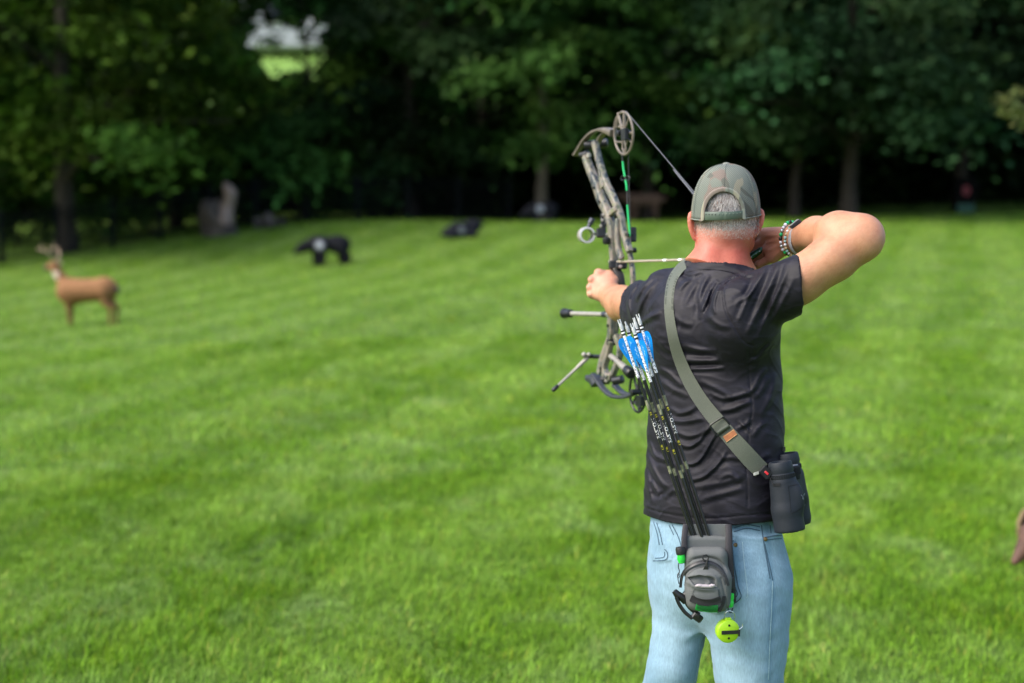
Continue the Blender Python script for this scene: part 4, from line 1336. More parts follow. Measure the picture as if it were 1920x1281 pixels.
def f_shirt(p):
    d = f_shirt0(p)
    m_ = np.abs(d) < .03
    if m_.any():
        pm = p[m_]
        px, py = proj(pm)
        n_ = fold_field(px, py, FS) * .82
        q = pm.copy(); q[:, 2] *= 1.9
        n_ *= np.clip(np.where(pm[:, 0] > cR[0] - .12, (cR - pm) @ nR / .025, 1), .1, 1)
        n_ += .0022 * noise3(q, 26, 1.0) + .0013 * noise3(q, 55, 3.0) + .0011 * (1 - np.abs(noise3(q * [1, 1, .8], 42, 7.0)) * 2.2) ** 3
        d = d.copy(); d[m_] -= n_
    return np.maximum(d, hem_cut(p))

sv_, sf_ = mesh_sdf(f_shirt, [0.22, 3.0, 0.88], [0.80, 3.85, 1.66], .003, 1)
spx, spy = proj(sv_)
SH = NT('shirt_fabric')
v3 = SH.coord((1, 1, 1))
streak = SH.noise(26, 4, 0.6, SH.coord((0.5, 0.5, 1.6), (0.3, 0.5, 0.2)), 1.2)
blot = SH.noise(9, 4, 0.6, SH.coord((1, 1, 1)), 0.8)
c1 = SH.ramp(streak, [(0.3, (0.0034, 0.0027, 0.0062)), (0.52, (0.0052, 0.0042, 0.0095)), (0.6, (0.018, 0.0165, 0.029)), (0.66, (0.003, 0.0027, 0.0056)), (0.8, (0.002, 0.0018, 0.004))])
SH.base(SH.mix(0.5, c1, SH.ramp(blot, [(0.35, (0.0032, 0.0026, 0.0056)), (0.7, (0.0085, 0.0068, 0.0125))])))
SH.set(Roughness=0.57, Sheen_Weight=0.06, Sheen_Roughness=0.35)
SH.b.inputs['Specular IOR Level'].default_value = 0.27
SH.b.inputs['Sheen Tint'].default_value = (0.8, 0.78, 0.9, 1)
SH.bump(SH.noise(30, 4, 0.5, SH.coord((.6, .6, 1.5), (0.2, .4, .3)), 1.0), 0.08, 0.004)
shirt = mesh_obj('shirt', sv_, sf_, SH.m, person)
SHIRT_BVH = bvh_of(sv_, sf_)
print('shirt', len(sv_), time.time() - T0)

# ---------------------------------------------------------------- jeans
TJ = math.radians(42)
pelv = rows_loft([(900, 1229, 1444, 0), (940, 1224, 1450, 0), (975, 1219, 1458, 0), (1010, 1218, 1464, 0), (1050, 1222, 1471, 0), (1095, 1228, 1476, 0), (1130, 1236, 1470, 0), (1160, 1260, 1454, 0), (1175, 1279, 1437, 0)], 3.36, TJ, .72)
def leg_loft(rows, d, foot):
    zs, cx, cy, aa = [], [], [], []
    for py_, l, r, dd in rows:
        c = P((l + r) / 2, py_, d + dd); zs.append(c[2]); cx.append(c[0]); cy.append(c[1]); aa.append((r - l) / 2 / FPX * (d + dd))
    for z, fx, fy, w_ in foot:
        zs.append(z); cx.append(fx); cy.append(fy); aa.append(w_)
    o = np.argsort(zs); q = [np.array(k)[o] for k in (zs, cx, cy, aa)]
    return s_loft(q[0], q[1], q[2], q[3], q[3] * 1.08, 0.0)
fL, fR = (0.36, 3.66), (0.63, 3.22)
f_legL = leg_loft([(1000, 1240, 1325, 0), (1040, 1232, 1338, 0), (1080, 1228, 1343, 0), (1120, 1226, 1338, 0), (1160, 1224, 1328, 0), (1200, 1220, 1320, 0), (1250, 1212, 1310, 0), (1281, 1208, 1303, .01)], 3.385, [(.42, .355, 3.53, .08), (.3, .352, 3.58, .078), (.12, fL[0], fL[1], .082), (.03, fL[0], fL[1] + .01, .09)])
f_legR = leg_loft([(1000, 1350, 1452, 0), (1040, 1335, 1468, 0), (1080, 1322, 1481, 0), (1120, 1324, 1481, 0), (1160, 1326, 1480, 0), (1200, 1330, 1477, 0), (1250, 1337, 1471, 0), (1281, 1341, 1467, 0)], 3.29, [(.45, .6, 3.27, .086), (.3, .615, 3.24, .08), (.12, fR[0], fR[1], .084), (.03, fR[0], fR[1] + .01, .09)])
JF = [
 ([(1225, 1055), (1245, 1062), (1275, 1068)], 7, 4), ([(1222, 1040), (1250, 1052), (1275, 1058)], 6, -3), ([(1245, 990), (1262, 1010), (1275, 1040)], 8, 5), ([(1258, 985), (1272, 1005), (1280, 1030)], 5, -4), ([(1230, 1075), (1255, 1085), (1280, 1090)], 8, 3),
 ([(1325, 1185), (1318, 1165), (1302, 1150)], 6, -4), ([(1390, 1080), (1420, 1095), (1440, 1090)], 9, 3), ([(1400, 1060), (1425, 1062), (1445, 1055)], 8, 3), ([(1462, 1060), (1474, 1085), (1478, 1105)], 7, 5), ([(1450, 1050), (1462, 1085), (1466, 1120)], 7, -3),
 ([(1445, 1125), (1460, 1132), (1478, 1128)], 6, 4), ([(1440, 1150), (1458, 1158), (1478, 1150)], 6, 5), ([(1438, 1175), (1455, 1185), (1478, 1178)], 6, 5), ([(1436, 1205), (1455, 1213), (1474, 1205)], 6, 5), ([(1434, 1235), (1452, 1242), (1470, 1232)], 6, 5), ([(1432, 1262), (1450, 1268), (1466, 1258)], 6, 4),
 ([(1440, 1165), (1458, 1171), (1476, 1166)], 4, -3), ([(1437, 1192), (1456, 1198), (1474, 1192)], 4, -3), ([(1435, 1222), (1453, 1227), (1470, 1220)], 4, -3),
 ([(1395, 1225), (1420, 1235), (1436, 1250)], 9, 3), ([(1345, 1230), (1365, 1250), (1395, 1262)], 9, 3), ([(1340, 1160), (1370, 1180), (1400, 1175)], 10, 3), ([(1215, 1225), (1240, 1240), (1275, 1235)], 10, 3), ([(1212, 1262), (1240, 1270), (1290, 1258)], 9, 3), ([(1300, 1200), (1285, 1220), (1262, 1228)], 8, 3),
 ([(1440, 1000), (1442, 1040), (1446, 1080), (1449, 1120), (1446, 1170), (1442, 1220), (1440, 1281)], 2.2, -2.0),
]
JFS = []
for pl, w_, a_ in JF:
    q = spline(np.asarray(pl, float), 4)
    seg = np.linalg.norm(np.diff(q, axis=0), axis=1); cum = np.concatenate([[0], np.cumsum(seg)])
    Jw_ = w_ * (.72 if a_ > 0 and w_ > 3 else 1)
    FS.append((q, cum, w_, a_, q.min(0) - 3.5 * w_, q.max(0) + 3.5 * w_))
POCKETS = [np.array([(1293, 1030), (1378, 1010), (1391, 1122), (1345, 1152), (1298, 1138)], float), np.array([(1222, 978), (1236, 984), (1252, 1028), (1262, 1040), (1258, 1052), (1232, 1056), (1222, 1040)], float)]
def in_poly(px, py, poly):
    c = np.zeros(len(px), bool)
    for (x0, y0), (x1, y1) in zip(poly, np.roll(poly, -1, 0)):
        k = (y0 > py) != (y1 > py)
        c ^= k & (px < (x1 - x0) * (py - y0) / (y1 - y0 + 1e-12) + x0)
    return c
glR, glL = s_ell(P(1352, 1078, 3.285), [.08, .075, .09]), s_ell(P(1268, 1078, 3.385), [.06, .075, .09])
def f_jeans0(p):
    legs = smin(f_legL(p), f_legR(p), .012)
    d = smin(pelv(p) + .005, legs, .035)
    d = smin(d, smin(glR(p), glL(p), .02), .04)
    top = P(1340, 915, 3.36)[2]
    return np.maximum(d, p[:, 2] - top)
def f_jeans(p):
    d = f_jeans0(p)
    m_ = np.abs(d) < .025
    if m_.any():
        pm = p[m_]; px, py = proj(pm)
        n_ = fold_field(px, py, JFS) * 2.5
        n_ += .0026 * noise3(pm * [1, 1, 1.6], 22, 4.0) + .0012 * noise3(pm * [1, 1, 2.0], 60, 2.0) + .0006 * (1 - np.abs(noise3(pm * [1, 1, 1.7], 30, 5.0)) * 2.0) ** 3
        back = pm[:, 1] < 3.42
        for po in POCKETS: n_ += np.where(in_poly(px, py, po) & back, .0022, 0)
        low = np.clip((.45 - pm[:, 2]) / .2, 0, 1)
        n_ += low * .004 * np.sin(pm[:, 2] * 60 + 3 * np.sin(pm[:, 0] * 20 + pm[:, 1] * 15))
        d = d.copy(); d[m_] -= n_
    return d
jv, jf = mesh_sdf(f_jeans, [0.22, 3.05, -.01], [0.86, 3.85, 1.05], .0036, 1)
jpx, jpy = proj(jv)
# fading: pale on thigh and seat, deeper blue at seams and inner leg (worn denim)
fade = .5 + .28 * np.exp(-((jpx - 1262) / 32) ** 2) + .3 * np.exp(-((jpx - 1385) / 42) ** 2) * np.clip((jpy - 1080) / 60, .2, 1)
fade += .2 * noise3(jv, 9, 1.5) + .14 * noise3(jv, 30, 2.2)
seamd = np.minimum(np.abs(jpx - np.interp(jpy, [990, 1040, 1120, 1170, 1220, 1281], [1438, 1442, 1449, 1446, 1442, 1440])), 40)
fade -= .28 * np.exp(-(seamd / 7) ** 2)
fade = np.clip(fade, 0, 1)[:, None]
jc = np.array([.07, .16, .245]) * (1 - fade) + np.array([.29, .42, .51]) * fade
DN = NT('denim')
wv = DN.noise(420, 3, 0.6, DN.coord((1, 1, 0.16)))
wv2 = DN.noise(60, 4, 0.65, DN.coord((1, 1, 0.22)))
DN.base(DN.mix(1.0, DN.mix(1.0, DN.attr(), DN.ramp(wv, [(0.3, 0.84), (0.7, 1.14)]), 'MULTIPLY'), DN.ramp(wv2, [(0.3, 0.92), (0.7, 1.07)]), 'MULTIPLY'))
DN.set(Roughness=0.85, Sheen_Weight=0.15)
DN.b.inputs['Specular IOR Level'].default_value = 0.2
DN.bump(wv, 0.25, 0.0015)
jeans = mesh_obj('jeans', jv, jf, DN.m, person, cols=jc)
JEANS_BVH = bvh_of(jv, jf)
print('jeans', len(jv), time.time() - T0)

# shoes
SHOE = simple('shoe_grey', (0.1, 0.1, 0.11), 0.7, 0, 0.2, 60)
SOLE = simple('shoe_sole', (0.55, 0.55, 0.52), 0.7, 0, 0.1, 60)
for (fx, fy), az in ((fL, 30), (fR, 62)):
    a = math.radians(az); d_ = np.array([math.sin(a), math.cos(a), 0]); s_d = np.array([d_[1], -d_[0], 0])
    c = np.array([fx, fy, 0.0])
    fsh = s_union(.03, s_cap(c - d_ * .05 + Z * .06, c + d_ * .06 + Z * .055, .045, .042), s_ell(c + d_ * .14 + Z * .04, [.055, .1, .035], (s_d, d_, Z)), s_cap(c - d_ * .03 + Z * .08, c - d_ * .02 + Z * .14, .045, .045))
    v, q = mesh_sdf(lambda p: np.maximum(fsh(p), .018 - p[:, 2]), c - [.3, .3, 0.0], c + [.3, .3, .22], .006)
    so = mesh_obj('shoe', v, q, SHOE, person)
    out = [c + d_ * u + s_d * w_ for u, w_ in ((-.1, -.03), (-.07, -.045), (.03, -.045), (.13, -.056), (.2, -.045), (.24, -.015), (.24, .015), (.2, .045), (.13, .056), (.03, .045), (-.07, .045), (-.1, .03))]
    MB().prism(np.array(out), Z * .02).build('sole', SOLE, so, smooth=False)

# ---- ribbons that follow a surface traced in the photograph
def ribbon_on(bvhs, line, width, lift, nacross=3, step=3.0, smooth_n=0, thick=0.0012, fill_d=None):
    """line: pixel centre line; width in px (scalar or list); returns verts, faces of a thin strip lying on the surfaces"""
    q = spline(np.asarray(line, float), 12)
    cum = np.concatenate([[0], np.cumsum(np.linalg.norm(np.diff(q, axis=0), axis=1))])
    n_ = max(3, int(cum[-1] / step)); t = np.linspace(0, cum[-1], n_)
    q = np.stack([np.interp(t, cum, q[:, i]) for i in range(2)], -1)
    W_ = np.interp(t, np.linspace(0, cum[-1], len(np.atleast_1d(width))), np.atleast_1d(width)) if not np.isscalar(width) else np.full(n_, width)
    tg = np.gradient(q, axis=0); tg /= np.linalg.norm(tg, axis=1)[:, None]; nn = np.stack([-tg[:, 1], tg[:, 0]], -1)
    D = np.full((n_, nacross), np.nan)
    for i in range(n_):
        for j in range(nacross):
            s = (j / (nacross - 1) - .5) * W_[i]
            p_ = q[i] + nn[i] * s
            best = None
            for bv_ in bvhs:
                h = shoot(bv_, *p_)
                if h is not None:
                    d = (h[0] - EYE) @ FW
                    best = d if best is None else min(best, d)
            if best is not None: D[i, j] = best
    idx = np.arange(n_)
    for j in range(nacross):
        ok = ~np.isnan(D[:, j])
        D[:, j] = np.interp(idx, idx[ok], D[ok, j]) if ok.any() else np.nan
    if smooth_n:
        k = np.hanning(smooth_n + 2)[1:-1]; k /= k.sum(); h_ = smooth_n // 2
        for j in range(nacross):
            sm = np.convolve(np.pad(D[:, j], (h_, smooth_n - 1 - h_), mode='edge'), k, 'valid')
            D[:, j] = np.minimum(sm, D[:, j] + .002)
            D[:, j] = np.convolve(np.pad(D[:, j], (4, 4), mode='edge'), np.ones(9) / 9, 'valid')
        mean = D.mean(1, keepdims=True); D = mean + (D - mean) * .85
    top = np.array([[P(*(q[i] + nn[i] * (j / (nacross - 1) - .5) * W_[i]), D[i, j] - lift) for j in range(nacross)] for i in range(n_)])
    bot = top + FW * thick
    V = np.concatenate([top.reshape(-1, 3), bot.reshape(-1, 3)])
    m_ = n_ * nacross; F = []
    for i in range(n_ - 1):
        for j in range(nacross - 1):
            a = i * nacross + j
            F.append([a, a + 1, a + 1 + nacross, a + nacross]); F.append([a + m_ + nacross, a + 1 + nacross + m_, a + 1 + m_, a + m_])
        for j in (0, nacross - 1):
            a = i * nacross + j
            F.append([a, a + nacross, a + nacross + m_, a + m_])
    for i in (0, n_ - 1):
        for j in range(nacross - 1):
            a = i * nacross + j
            F.append([a, a + 1, a + 1 + m_, a + m_])
    return V, F

# denim seams and stitching
ST = simple('seam_thread', (0.045, 0.09, 0.13), 0.8, 0, 0.35, 300)
STP = simple('pale_thread', (0.3, 0.42, 0.47), 0.8, 0, 0.2, 300)
seams = [([(1296, 1032), (1340, 1022), (1376, 1014)], 2), ([(1372, 1020), (1377, 1060), (1384, 1100), (1389, 1121), (1366, 1138), (1345, 1149)], 1.6), ([(1366, 1022), (1371, 1062), (1378, 1100), (1382, 1117), (1362, 1132), (1345, 1142)], 1.6),
 ([(1376, 990), (1400, 984), (1425, 988)], 1.8), ([(1376, 997), (1400, 991), (1425, 995)], 1.8), ([(1428, 985), (1431, 1010), (1438, 1050), (1444, 1085)], 1.8), ([(1434, 1020), (1442, 1055), (1449, 1088)], 1.4),
 ([(1225, 978), (1232, 1000), (1236, 1022)], 1.5), ([(1231, 980), (1238, 1002), (1242, 1022)], 1.5), ([(1224, 1052), (1243, 1051), (1251, 1047), (1251, 1036), (1246, 1030)], 1.6), ([(1228, 1047), (1241, 1046), (1246, 1043), (1246, 1035)], 1.4), ([(1260, 984), (1272, 1008), (1280, 1035)], 1.6), ([(1254, 984), (1263, 1003)], 1.4), ([(1435, 1008), (1450, 1005), (1466, 1004)], 1.8), ([(1434, 1013), (1450, 1011), (1466, 1010)], 1.4), ([(1444, 985), (1446, 1000)], 1.4)]
mb = MB()
for ln, w_ in seams:
    V, F = ribbon_on([JEANS_BVH], ln, w_ * 1.1, .0012, 2, 3.0, 0, .001); mb.add(V, F)
mb.build('stitching', ST, jeans)
mb = MB()
for ln, w_ in (([(1449, 1090), (1447, 1140), (1444, 1200), (1441, 1275)], 1.2), ([(1392, 1016), (1396, 1060), (1402, 1110), (1400, 1122)], 1.0), ([(1321, 1186), (1312, 1210), (1310, 1240), (1303, 1278)], 1.0)):
    V, F = ribbon_on([JEANS_BVH], ln, w_, .0012, 2, 3.0, 0, .001); MB().add(V, F).build('pale_seam', STP, jeans)
BRS = simple('brass_rivet', (0.2, 0.13, 0.06), 0.4, 0.8, 0.3, 200)
for q in ((1379, 1022), (1435, 1011)):
    h = shoot(JEANS_BVH, *q)
    if h: MB().lathe(h[0] - h[1] * .002, h[1], [(0, .005), (.0035, .005), (.005, .003), (.0052, 0)], 14).build('rivet', BRS, jeans)

V, F = ribbon_on([SHIRT_BVH, BODY_BVH], [(1287, 494), (1303, 499), (1328, 500.5), (1353, 502), (1377, 508), (1399, 519)], 9.5, .0025, 4, 2.0, 9, .004)
MB().add(V, F).build('collar', SH.m, shirt)
# ---------------------------------------------------------------- cap
capm = NT('camo_mesh')
def camo_of(m, k=1.0):
    n1 = m.noise(11, 2.5, .5, m.coord((1, 1, .7), (.1, .3, 0)), .8)
    n2 = m.noise(15, 2, .5, m.coord((1.2, 1.2, .5), (.7, .2, .4)), .6)
    n3 = m.noise(13, 2, .5, m.coord((1, 1, .8), (1.3, .9, .4)), .8)
    c = m.mix(m.ramp(m.noise(8, 2), [(.4, 0), (.6, 1)]), (.13 * k, .15 * k, .13 * k), (.155 * k, .17 * k, .145 * k))
    c = m.mix(m.ramp(n1, [(.525, 0), (.54, 1)]), c, (.17 * k, .138 * k, .118 * k))
    c = m.mix(m.ramp(n3, [(.61, 0), (.625, 1)]), c, (.105 * k, .11 * k, .092 * k))
    return m.mix(m.ramp(n2, [(.6, 0), (.615, 1)]), c, (.235 * k, .22 * k, .165 * k))
camo = camo_of(capm, 1.15)
wvm = capm.n('TexWave'); wvm.inputs['Scale'].default_value = 105; wvm.inputs['Distortion'].default_value = 0.3
capm.l(capm.coord((1, 0.2, 1), (0, math.radians(38), 0)), wvm.inputs['Vector'])
wvm2 = capm.n('TexWave'); wvm2.inputs['Scale'].default_value = 105; wvm2.inputs['Distortion'].default_value = 0.3
capm.l(capm.coord((1, 0.2, 1), (0, math.radians(-52), 0)), wvm2.inputs['Vector'])
weave = capm.mix(1.0, wvm.outputs['Fac'], wvm2.outputs['Fac'], 'MULTIPLY')
capm.base(capm.mix(1.0, camo, capm.ramp(weave, [(0.08, 0.55), (0.55, 1.3)]), 'MULTIPLY'))
capm.set(Roughness=0.85); capm.b.inputs['Specular IOR Level'].default_value = 0.2
capm.bump(weave, 0.3, 0.0015)
CAPM = capm.m
m = NT('camo_twill')
m.base(camo_of(m, 1.25))
m.set(Roughness=0.9); m.bump(m.noise(600, 2), .3, .001)
TWILL = m.m

CC = P(1360.5, 402, 3.352)               # centre of the cap's rim
cr, cf, cu = axes_to([0.2, 1, 0.02])
ANGS = np.linspace(0, 2 * math.pi, 121)[:-1]
def cap_pt(th, s):
    """th: 0 = back of the head, going to the wearer's right; s: 0 rim .. 1 crown button"""
    a = math.sin(th) * cr - math.cos(th) * cf
    rim = np.array([.0815, .102])
    e = 2.8
    ph = s * math.pi / 2
    h = .1175 * math.sin(ph) ** (2 / 2.2)
    k = max(math.cos(ph), 0) ** (2 / e)
    seam = sum(math.exp(-((((th - q + math.pi) % (2 * math.pi)) - math.pi) / .05) ** 2) for q in (0, 1.05, 2.1, math.pi, -1.05, -2.1))
    flat = 1 + .022 * math.cos(6 * th) * s * (1 - s) * 2 - .012 * seam * k
    u = a @ cr * rim[0]; w = a @ cf * rim[1]
    lowback = -.006 * max(0, math.cos(th)) + .004 * math.sin(th)
    return CC + cr * u * k * flat + cf * w * k * flat + cu * (h + lowback * (1 - s) - .004 * (1 - s)) + cf * .004 * s
NS = 46
V = np.array([[cap_pt(t, (i / NS) ** .9) for t in ANGS] for i in range(NS + 1)])
vv = V.reshape(-1, 3); nA = len(ANGS)
AO, AW, AH = -.02, .58, .335
def arch(th, s):
    """inside the opening at the back"""
    t = ((th + math.pi) % (2 * math.pi)) - math.pi - AO
    return (t / AW) ** 2 + (s / AH) ** 2.2 < 1
F = []
for i in range(NS):
    for j in range(nA):
        sm_ = ((i + .5) / NS) ** .9; tm = (ANGS[j] + math.pi / nA)
        if arch(tm, sm_): continue
        j2 = (j + 1) % nA
        F.append([i * nA + j, i * nA + j2, (i + 1) * nA + j2, (i + 1) * nA + j])
cap = thing('cap', CC, 'faded green and brown camo mesh cap on the archer, its back strap showing', 'cap')
crown = mesh_obj('crown', vv, F, CAPM, cap)
so = crown.modifiers.new('cloth', 'SOLIDIFY'); so.thickness = .0022; so.offset = -1
# twill binding round the opening
th_ = np.linspace(-AW, AW, 41)
edge = [cap_pt(t + AO, AH * max(0, 1 - abs(t / AW) ** 2) ** (1 / 2.2)) for t in th_]
def outw(p): q = p - (CC + cu * .02); q = q - cu * (q @ cu) * .5; return nrm(q)
edge = np.array([p + outw(p) * .0008 for p in edge])
mb = MB()
rows = []
for k, (off, lift) in enumerate(((-.0015, .0005), (0.001, .0022), (.006, .0026), (.0085, .0006))):
    ctr = CC + cu * .01 - cf * .09
    r_ = []
    for p in edge:
        o_ = (p - ctr); o_ -= outw(p) * (o_ @ outw(p)); o_ = nrm(o_)
        r_.append(p + o_ * off + outw(p) * lift)
    rows.append(r_)
R_ = np.array(rows).reshape(-1, 3); n_ = len(edge)
mb.add(R_, [[k * n_ + i, k * n_ + i + 1, (k + 1) * n_ + i + 1, (k + 1) * n_ + i] for k in range(3) for i in range(n_ - 1)])
mb.build('arch_binding', TWILL, cap)
# seams over the crown
mb = MB()
for q_, s0 in ((0.0, .36), (1.05, .02), (-1.05, .02), (2.1, .02), (-2.1, .02)):
    ln_ = [cap_pt(q_, s_) + outw(cap_pt(q_, s_)) * .0004 for s_ in np.linspace(s0, .97, 26)]
    MB().tube(ln_, .0011, 6).build('panel_seam', CAPM, crown)
# snap strap
STRAP = simple('strap_plastic', (0.07, 0.1, 0.075), 0.45, 0, 0.1, 40)
DOT = simple('strap_hole', (0.015, 0.02, 0.016), 0.5)
DOTL = simple('strap_peg', (0.13, 0.17, 0.135), 0.4)
def strap_pt(t, z, lift=0.0):
    p = cap_pt(t + AO, 0.0) + cu * (z + .001)
    return p + outw(p) * (lift - .0015)
def strap_strip(t0, t1, z0, z1, lift, thick, name, mat, parent, n=26):
    t = np.linspace(t0, t1, n); mb = MB()
    rr = [(z0 + .001, lift), (z0, lift - thick * .5), (z0 + .001, lift - thick)]
    prof = [(z0, lift - thick), (z0, lift - .0004), (z0 + .0006, lift), (z1 - .0006, lift), (z1, lift - .0004), (z1, lift - thick)]
    VV_ = np.array([[strap_pt(a, z, l) for z, l in prof] for a in t]).reshape(-1, 3); k = len(prof)
    mb.add(VV_, [[i * k + j, i * k + (j + 1) % k, (i + 1) * k + (j + 1) % k, (i + 1) * k + j] for i in range(n - 1) for j in range(k)] + [list(range(k)), [(n - 1) * k + j for j in range(k)]])
    return mb.build(name, mat, parent)
st1 = strap_strip(-.62, .12, -.001, .0185, .0008, .0015, 'snap_strap', STRAP, cap)
strap_strip(-.36, .62, -.0005, .0175, .0028, .0015, 'snap_strap', STRAP, cap)
for k in range(11):
    t = -.5 + k * .1
    p = strap_pt(t, .0125, .003 if t > -.33 else .001); o_ = outw(p)
    MB().lathe(p, o_, [(-.001, .0014), (.0006, .0014), (.0012, .0008), (.0013, 0)], 10).build('snap_peg', DOT if k < 4 else DOTL, st1)
MB().lathe(cap_pt(0, 1.0) - cu * .001, cu, [(0, .0098), (.002, .0095), (.0042, .007), (.0052, 0)], 18).build('button', TWILL, cap)
# sweat-band hem and visor (in front of the face)
hem_ = [cap_pt(t, 0.0) + outw(cap_pt(t, 0)) * .0006 for t in np.linspace(.58, 2 * math.pi - .63, 70)]
mb = MB(); mb.tube(hem_, .0016, 6); mb.build('hem', TWILL, cap)
mb = MB(); Vb = []
for r_ in np.linspace(0, 1, 8):
    for t in np.linspace(-1, 1, 25):
        th = math.pi + t * 1.05
        p0 = cap_pt(th, .04)
        p = p0 + cf * (r_ * .068 * math.sqrt(max(0, 1 - t * t * .92))) - cu * (.012 * r_ + .018 * t * t * r_)
        Vb.append(p)
mb.add(Vb, [[i * 25 + j, i * 25 + j + 1, (i + 1) * 25 + j + 1, (i + 1) * 25 + j] for i in range(7) for j in range(24)])
vis = mb.build('visor', TWILL, cap); so = vis.modifiers.new('board', 'SOLIDIFY'); so.thickness = .003

# ---------------------------------------------------------------- hair: short grey strands rooted in the scalp
hm_ = NT('grey_hair')
hm_.base(hm_.attr()); hm_.set(Roughness=0.45); hm_.b.inputs['Specular IOR Level'].default_value = 0.4
def strands(pts, dirs, ln, w, g, bend=.3):
    n = len(pts)
    side = np.cross(dirs, np.tile(FW, (n, 1)) + g.normal(0, .3, (n, 3))); side /= np.linalg.norm(side, axis=1)[:, None] + 1e-9
    droop = np.array([0, 0, -1.0]) * bend
    m1 = pts + dirs * (ln * .5)[:, None]
    tp = pts + dirs * ln[:, None] + droop * (ln * .25)[:, None]
    s = side * w[:, None]
    V = np.stack([pts - s, pts + s, m1 - s * .8, m1 + s * .8, tp], 1).reshape(-1, 3)
    i = np.arange(n)[:, None] * 5
    return V, np.concatenate([i + [0, 1, 3], i + [0, 3, 2], i + [2, 3, 4]])
g = np.random.default_rng(3)
HV, HF, HC, off = [], [], [], 0
def sow(n, x0, x1, y0, y1, lenf, tone, down, w0, keepf):
    global off
    pts, nn, L, T = [], [], [], []
    for _ in range(n):
        px, py = g.uniform(x0, x1), g.uniform(y0, y1)
        k = keepf(px, py)
        if g.random() > k: continue
        h = shoot(BODY_BVH, px, py)
        if h is None or h[1] @ FW > .3 or abs((h[0] - HEAD) @ FW) > .13: continue
        pts.append(h[0]); nn.append(h[1]); L.append(lenf(px, py) * g.uniform(.7, 1.25)); T.append(tone(px, py))
    pts = np.array(pts); nn = np.array(nn)
    dn_ = np.array([0, 0, -1.0]); tgt = dn_ - nn * (nn @ dn_)[:, None]; tgt /= np.linalg.norm(tgt, axis=1)[:, None] + 1e-6
    dirs = nn * (1 - down) + tgt * down + RT * g.normal(0, .22, len(pts))[:, None] + (pts - HEAD)[:, :1] * RT * 1.5
    dirs /= np.linalg.norm(dirs, axis=1)[:, None]
    V, F = strands(pts - nn * .0006, dirs, np.array(L), np.full(len(pts), w0), g)
    HV.append(V); HF.append(F + off); off += len(V); HC.append(np.repeat(np.array(T), 5, 0))
def grey(px, py):
    k = g.random()
    base = np.array([.42, .38, .36]) if k < .5 else (np.array([.62, .58, .55]) if k < .72 else np.array([.11, .085, .07]))
    return base * g.uniform(.8, 1.2)
def greyd(px, py):
    lo = np.clip((py - 412) / 22, 0, 1)
    k = g.random()
    base = np.array([.42, .38, .35]) if k < .5 else (np.array([.66, .6, .55]) if k < .74 + .2 * lo else np.array([.12, .1, .085]))
    return base * g.uniform(.8, 1.2)
# inside the opening of the cap
sow(4200, 1306, 1402, 340, 402, lambda x, y: .014, grey, .78, .0006, lambda x, y: 1.0)
# below the strap: dense, fading into stubble on the nape
sow(5200, 1302, 1424, 400, 430, lambda x, y: .0085 - .0045 * max(0, (y - 408) / 24), greyd, .82, .0005, lambda x, y: np.clip(1.1 - max(0, (y - 418 - 10 * math.exp(-((x - 1362) / 26) ** 2)) / 11), 0.0, 1))
sow(4200, 1300, 1424, 414, 452, lambda x, y: .0032, lambda x, y: np.array([.58, .5, .44]) * g.uniform(.75, 1.25), .7, .0004, lambda x, y: np.clip(1.0 - max(0, (y - 434) / 16), 0.0, 1))
mesh_obj('hair', np.concatenate(HV), np.concatenate(HF), hm_.m, person, smooth=False, cols=np.concatenate(HC))
# ================================================================ WHAT HE WEARS AND CARRIES
def px_m(d): return d / FPX                      # metres per photo pixel at depth d

# ---------------------------------------------------------------- binoculars on their shoulder strap
DB = 3.18
bino_base = P(1480, 1003, DB)
bino = thing('binoculars', bino_base, 'dark grey binoculars hanging at his right hip from a grey green shoulder strap', 'binoculars')
RUB = simple('rubber_grey', (0.012, 0.0155, 0.022), 0.6, 0, 0.12, 300, 0.12, 0.3)
RUBD = simple('rubber_black', (0.006, 0.007, 0.009), 0.65, 0, 0.15, 300, 0.2, 0.3)
b_up = nrm(P(1461, 870, DB) - P(1480, 1000, DB))               # barrels hang slightly aslant
b_rt = nrm(np.array([0.55, .84, 0]) - b_up * (np.array([0.55, .84, 0]) @ b_up))   # from near barrel to far barrel
b_out = np.cross(b_rt, b_up); b_out = b_out * (1 if b_out[0] > 0 else -1)
k_ = px_m(DB)
near0 = P(1481, 995, DB)
far0 = P(1493, 976, DB + .075) + b_rt * .0
L_ = 118 * k_
def barrel(b0, s=1.0):
    r = 29 * k_ * s
    return s_union(.006, s_cap(b0 + b_up * r * .2, b0 + b_up * 40 * k_, r, r * .985), s_cap(b0 + b_up * 40 * k_, b0 + b_up * 92 * k_, r * .985, r * .86))
fb = lambda p: np.maximum(s_union(.012, barrel(near0), barrel(far0), s_box((near0 + far0) / 2 + b_up * 72 * k_ + b_out * .006, [.045, .022, 30 * k_], (b_rt, b_out, b_up), .012),
        s_ell(near0 + b_up * 62 * k_ + b_out * 22 * k_, [.018, .014, .036], (b_out, b_rt, b_up)))(p), -((p - near0) @ b_up))
v, q = mesh_sdf(fb, near0 - .16, near0 + .2, .0028)
bbody = mesh_obj('body', v, q, RUB, bino)
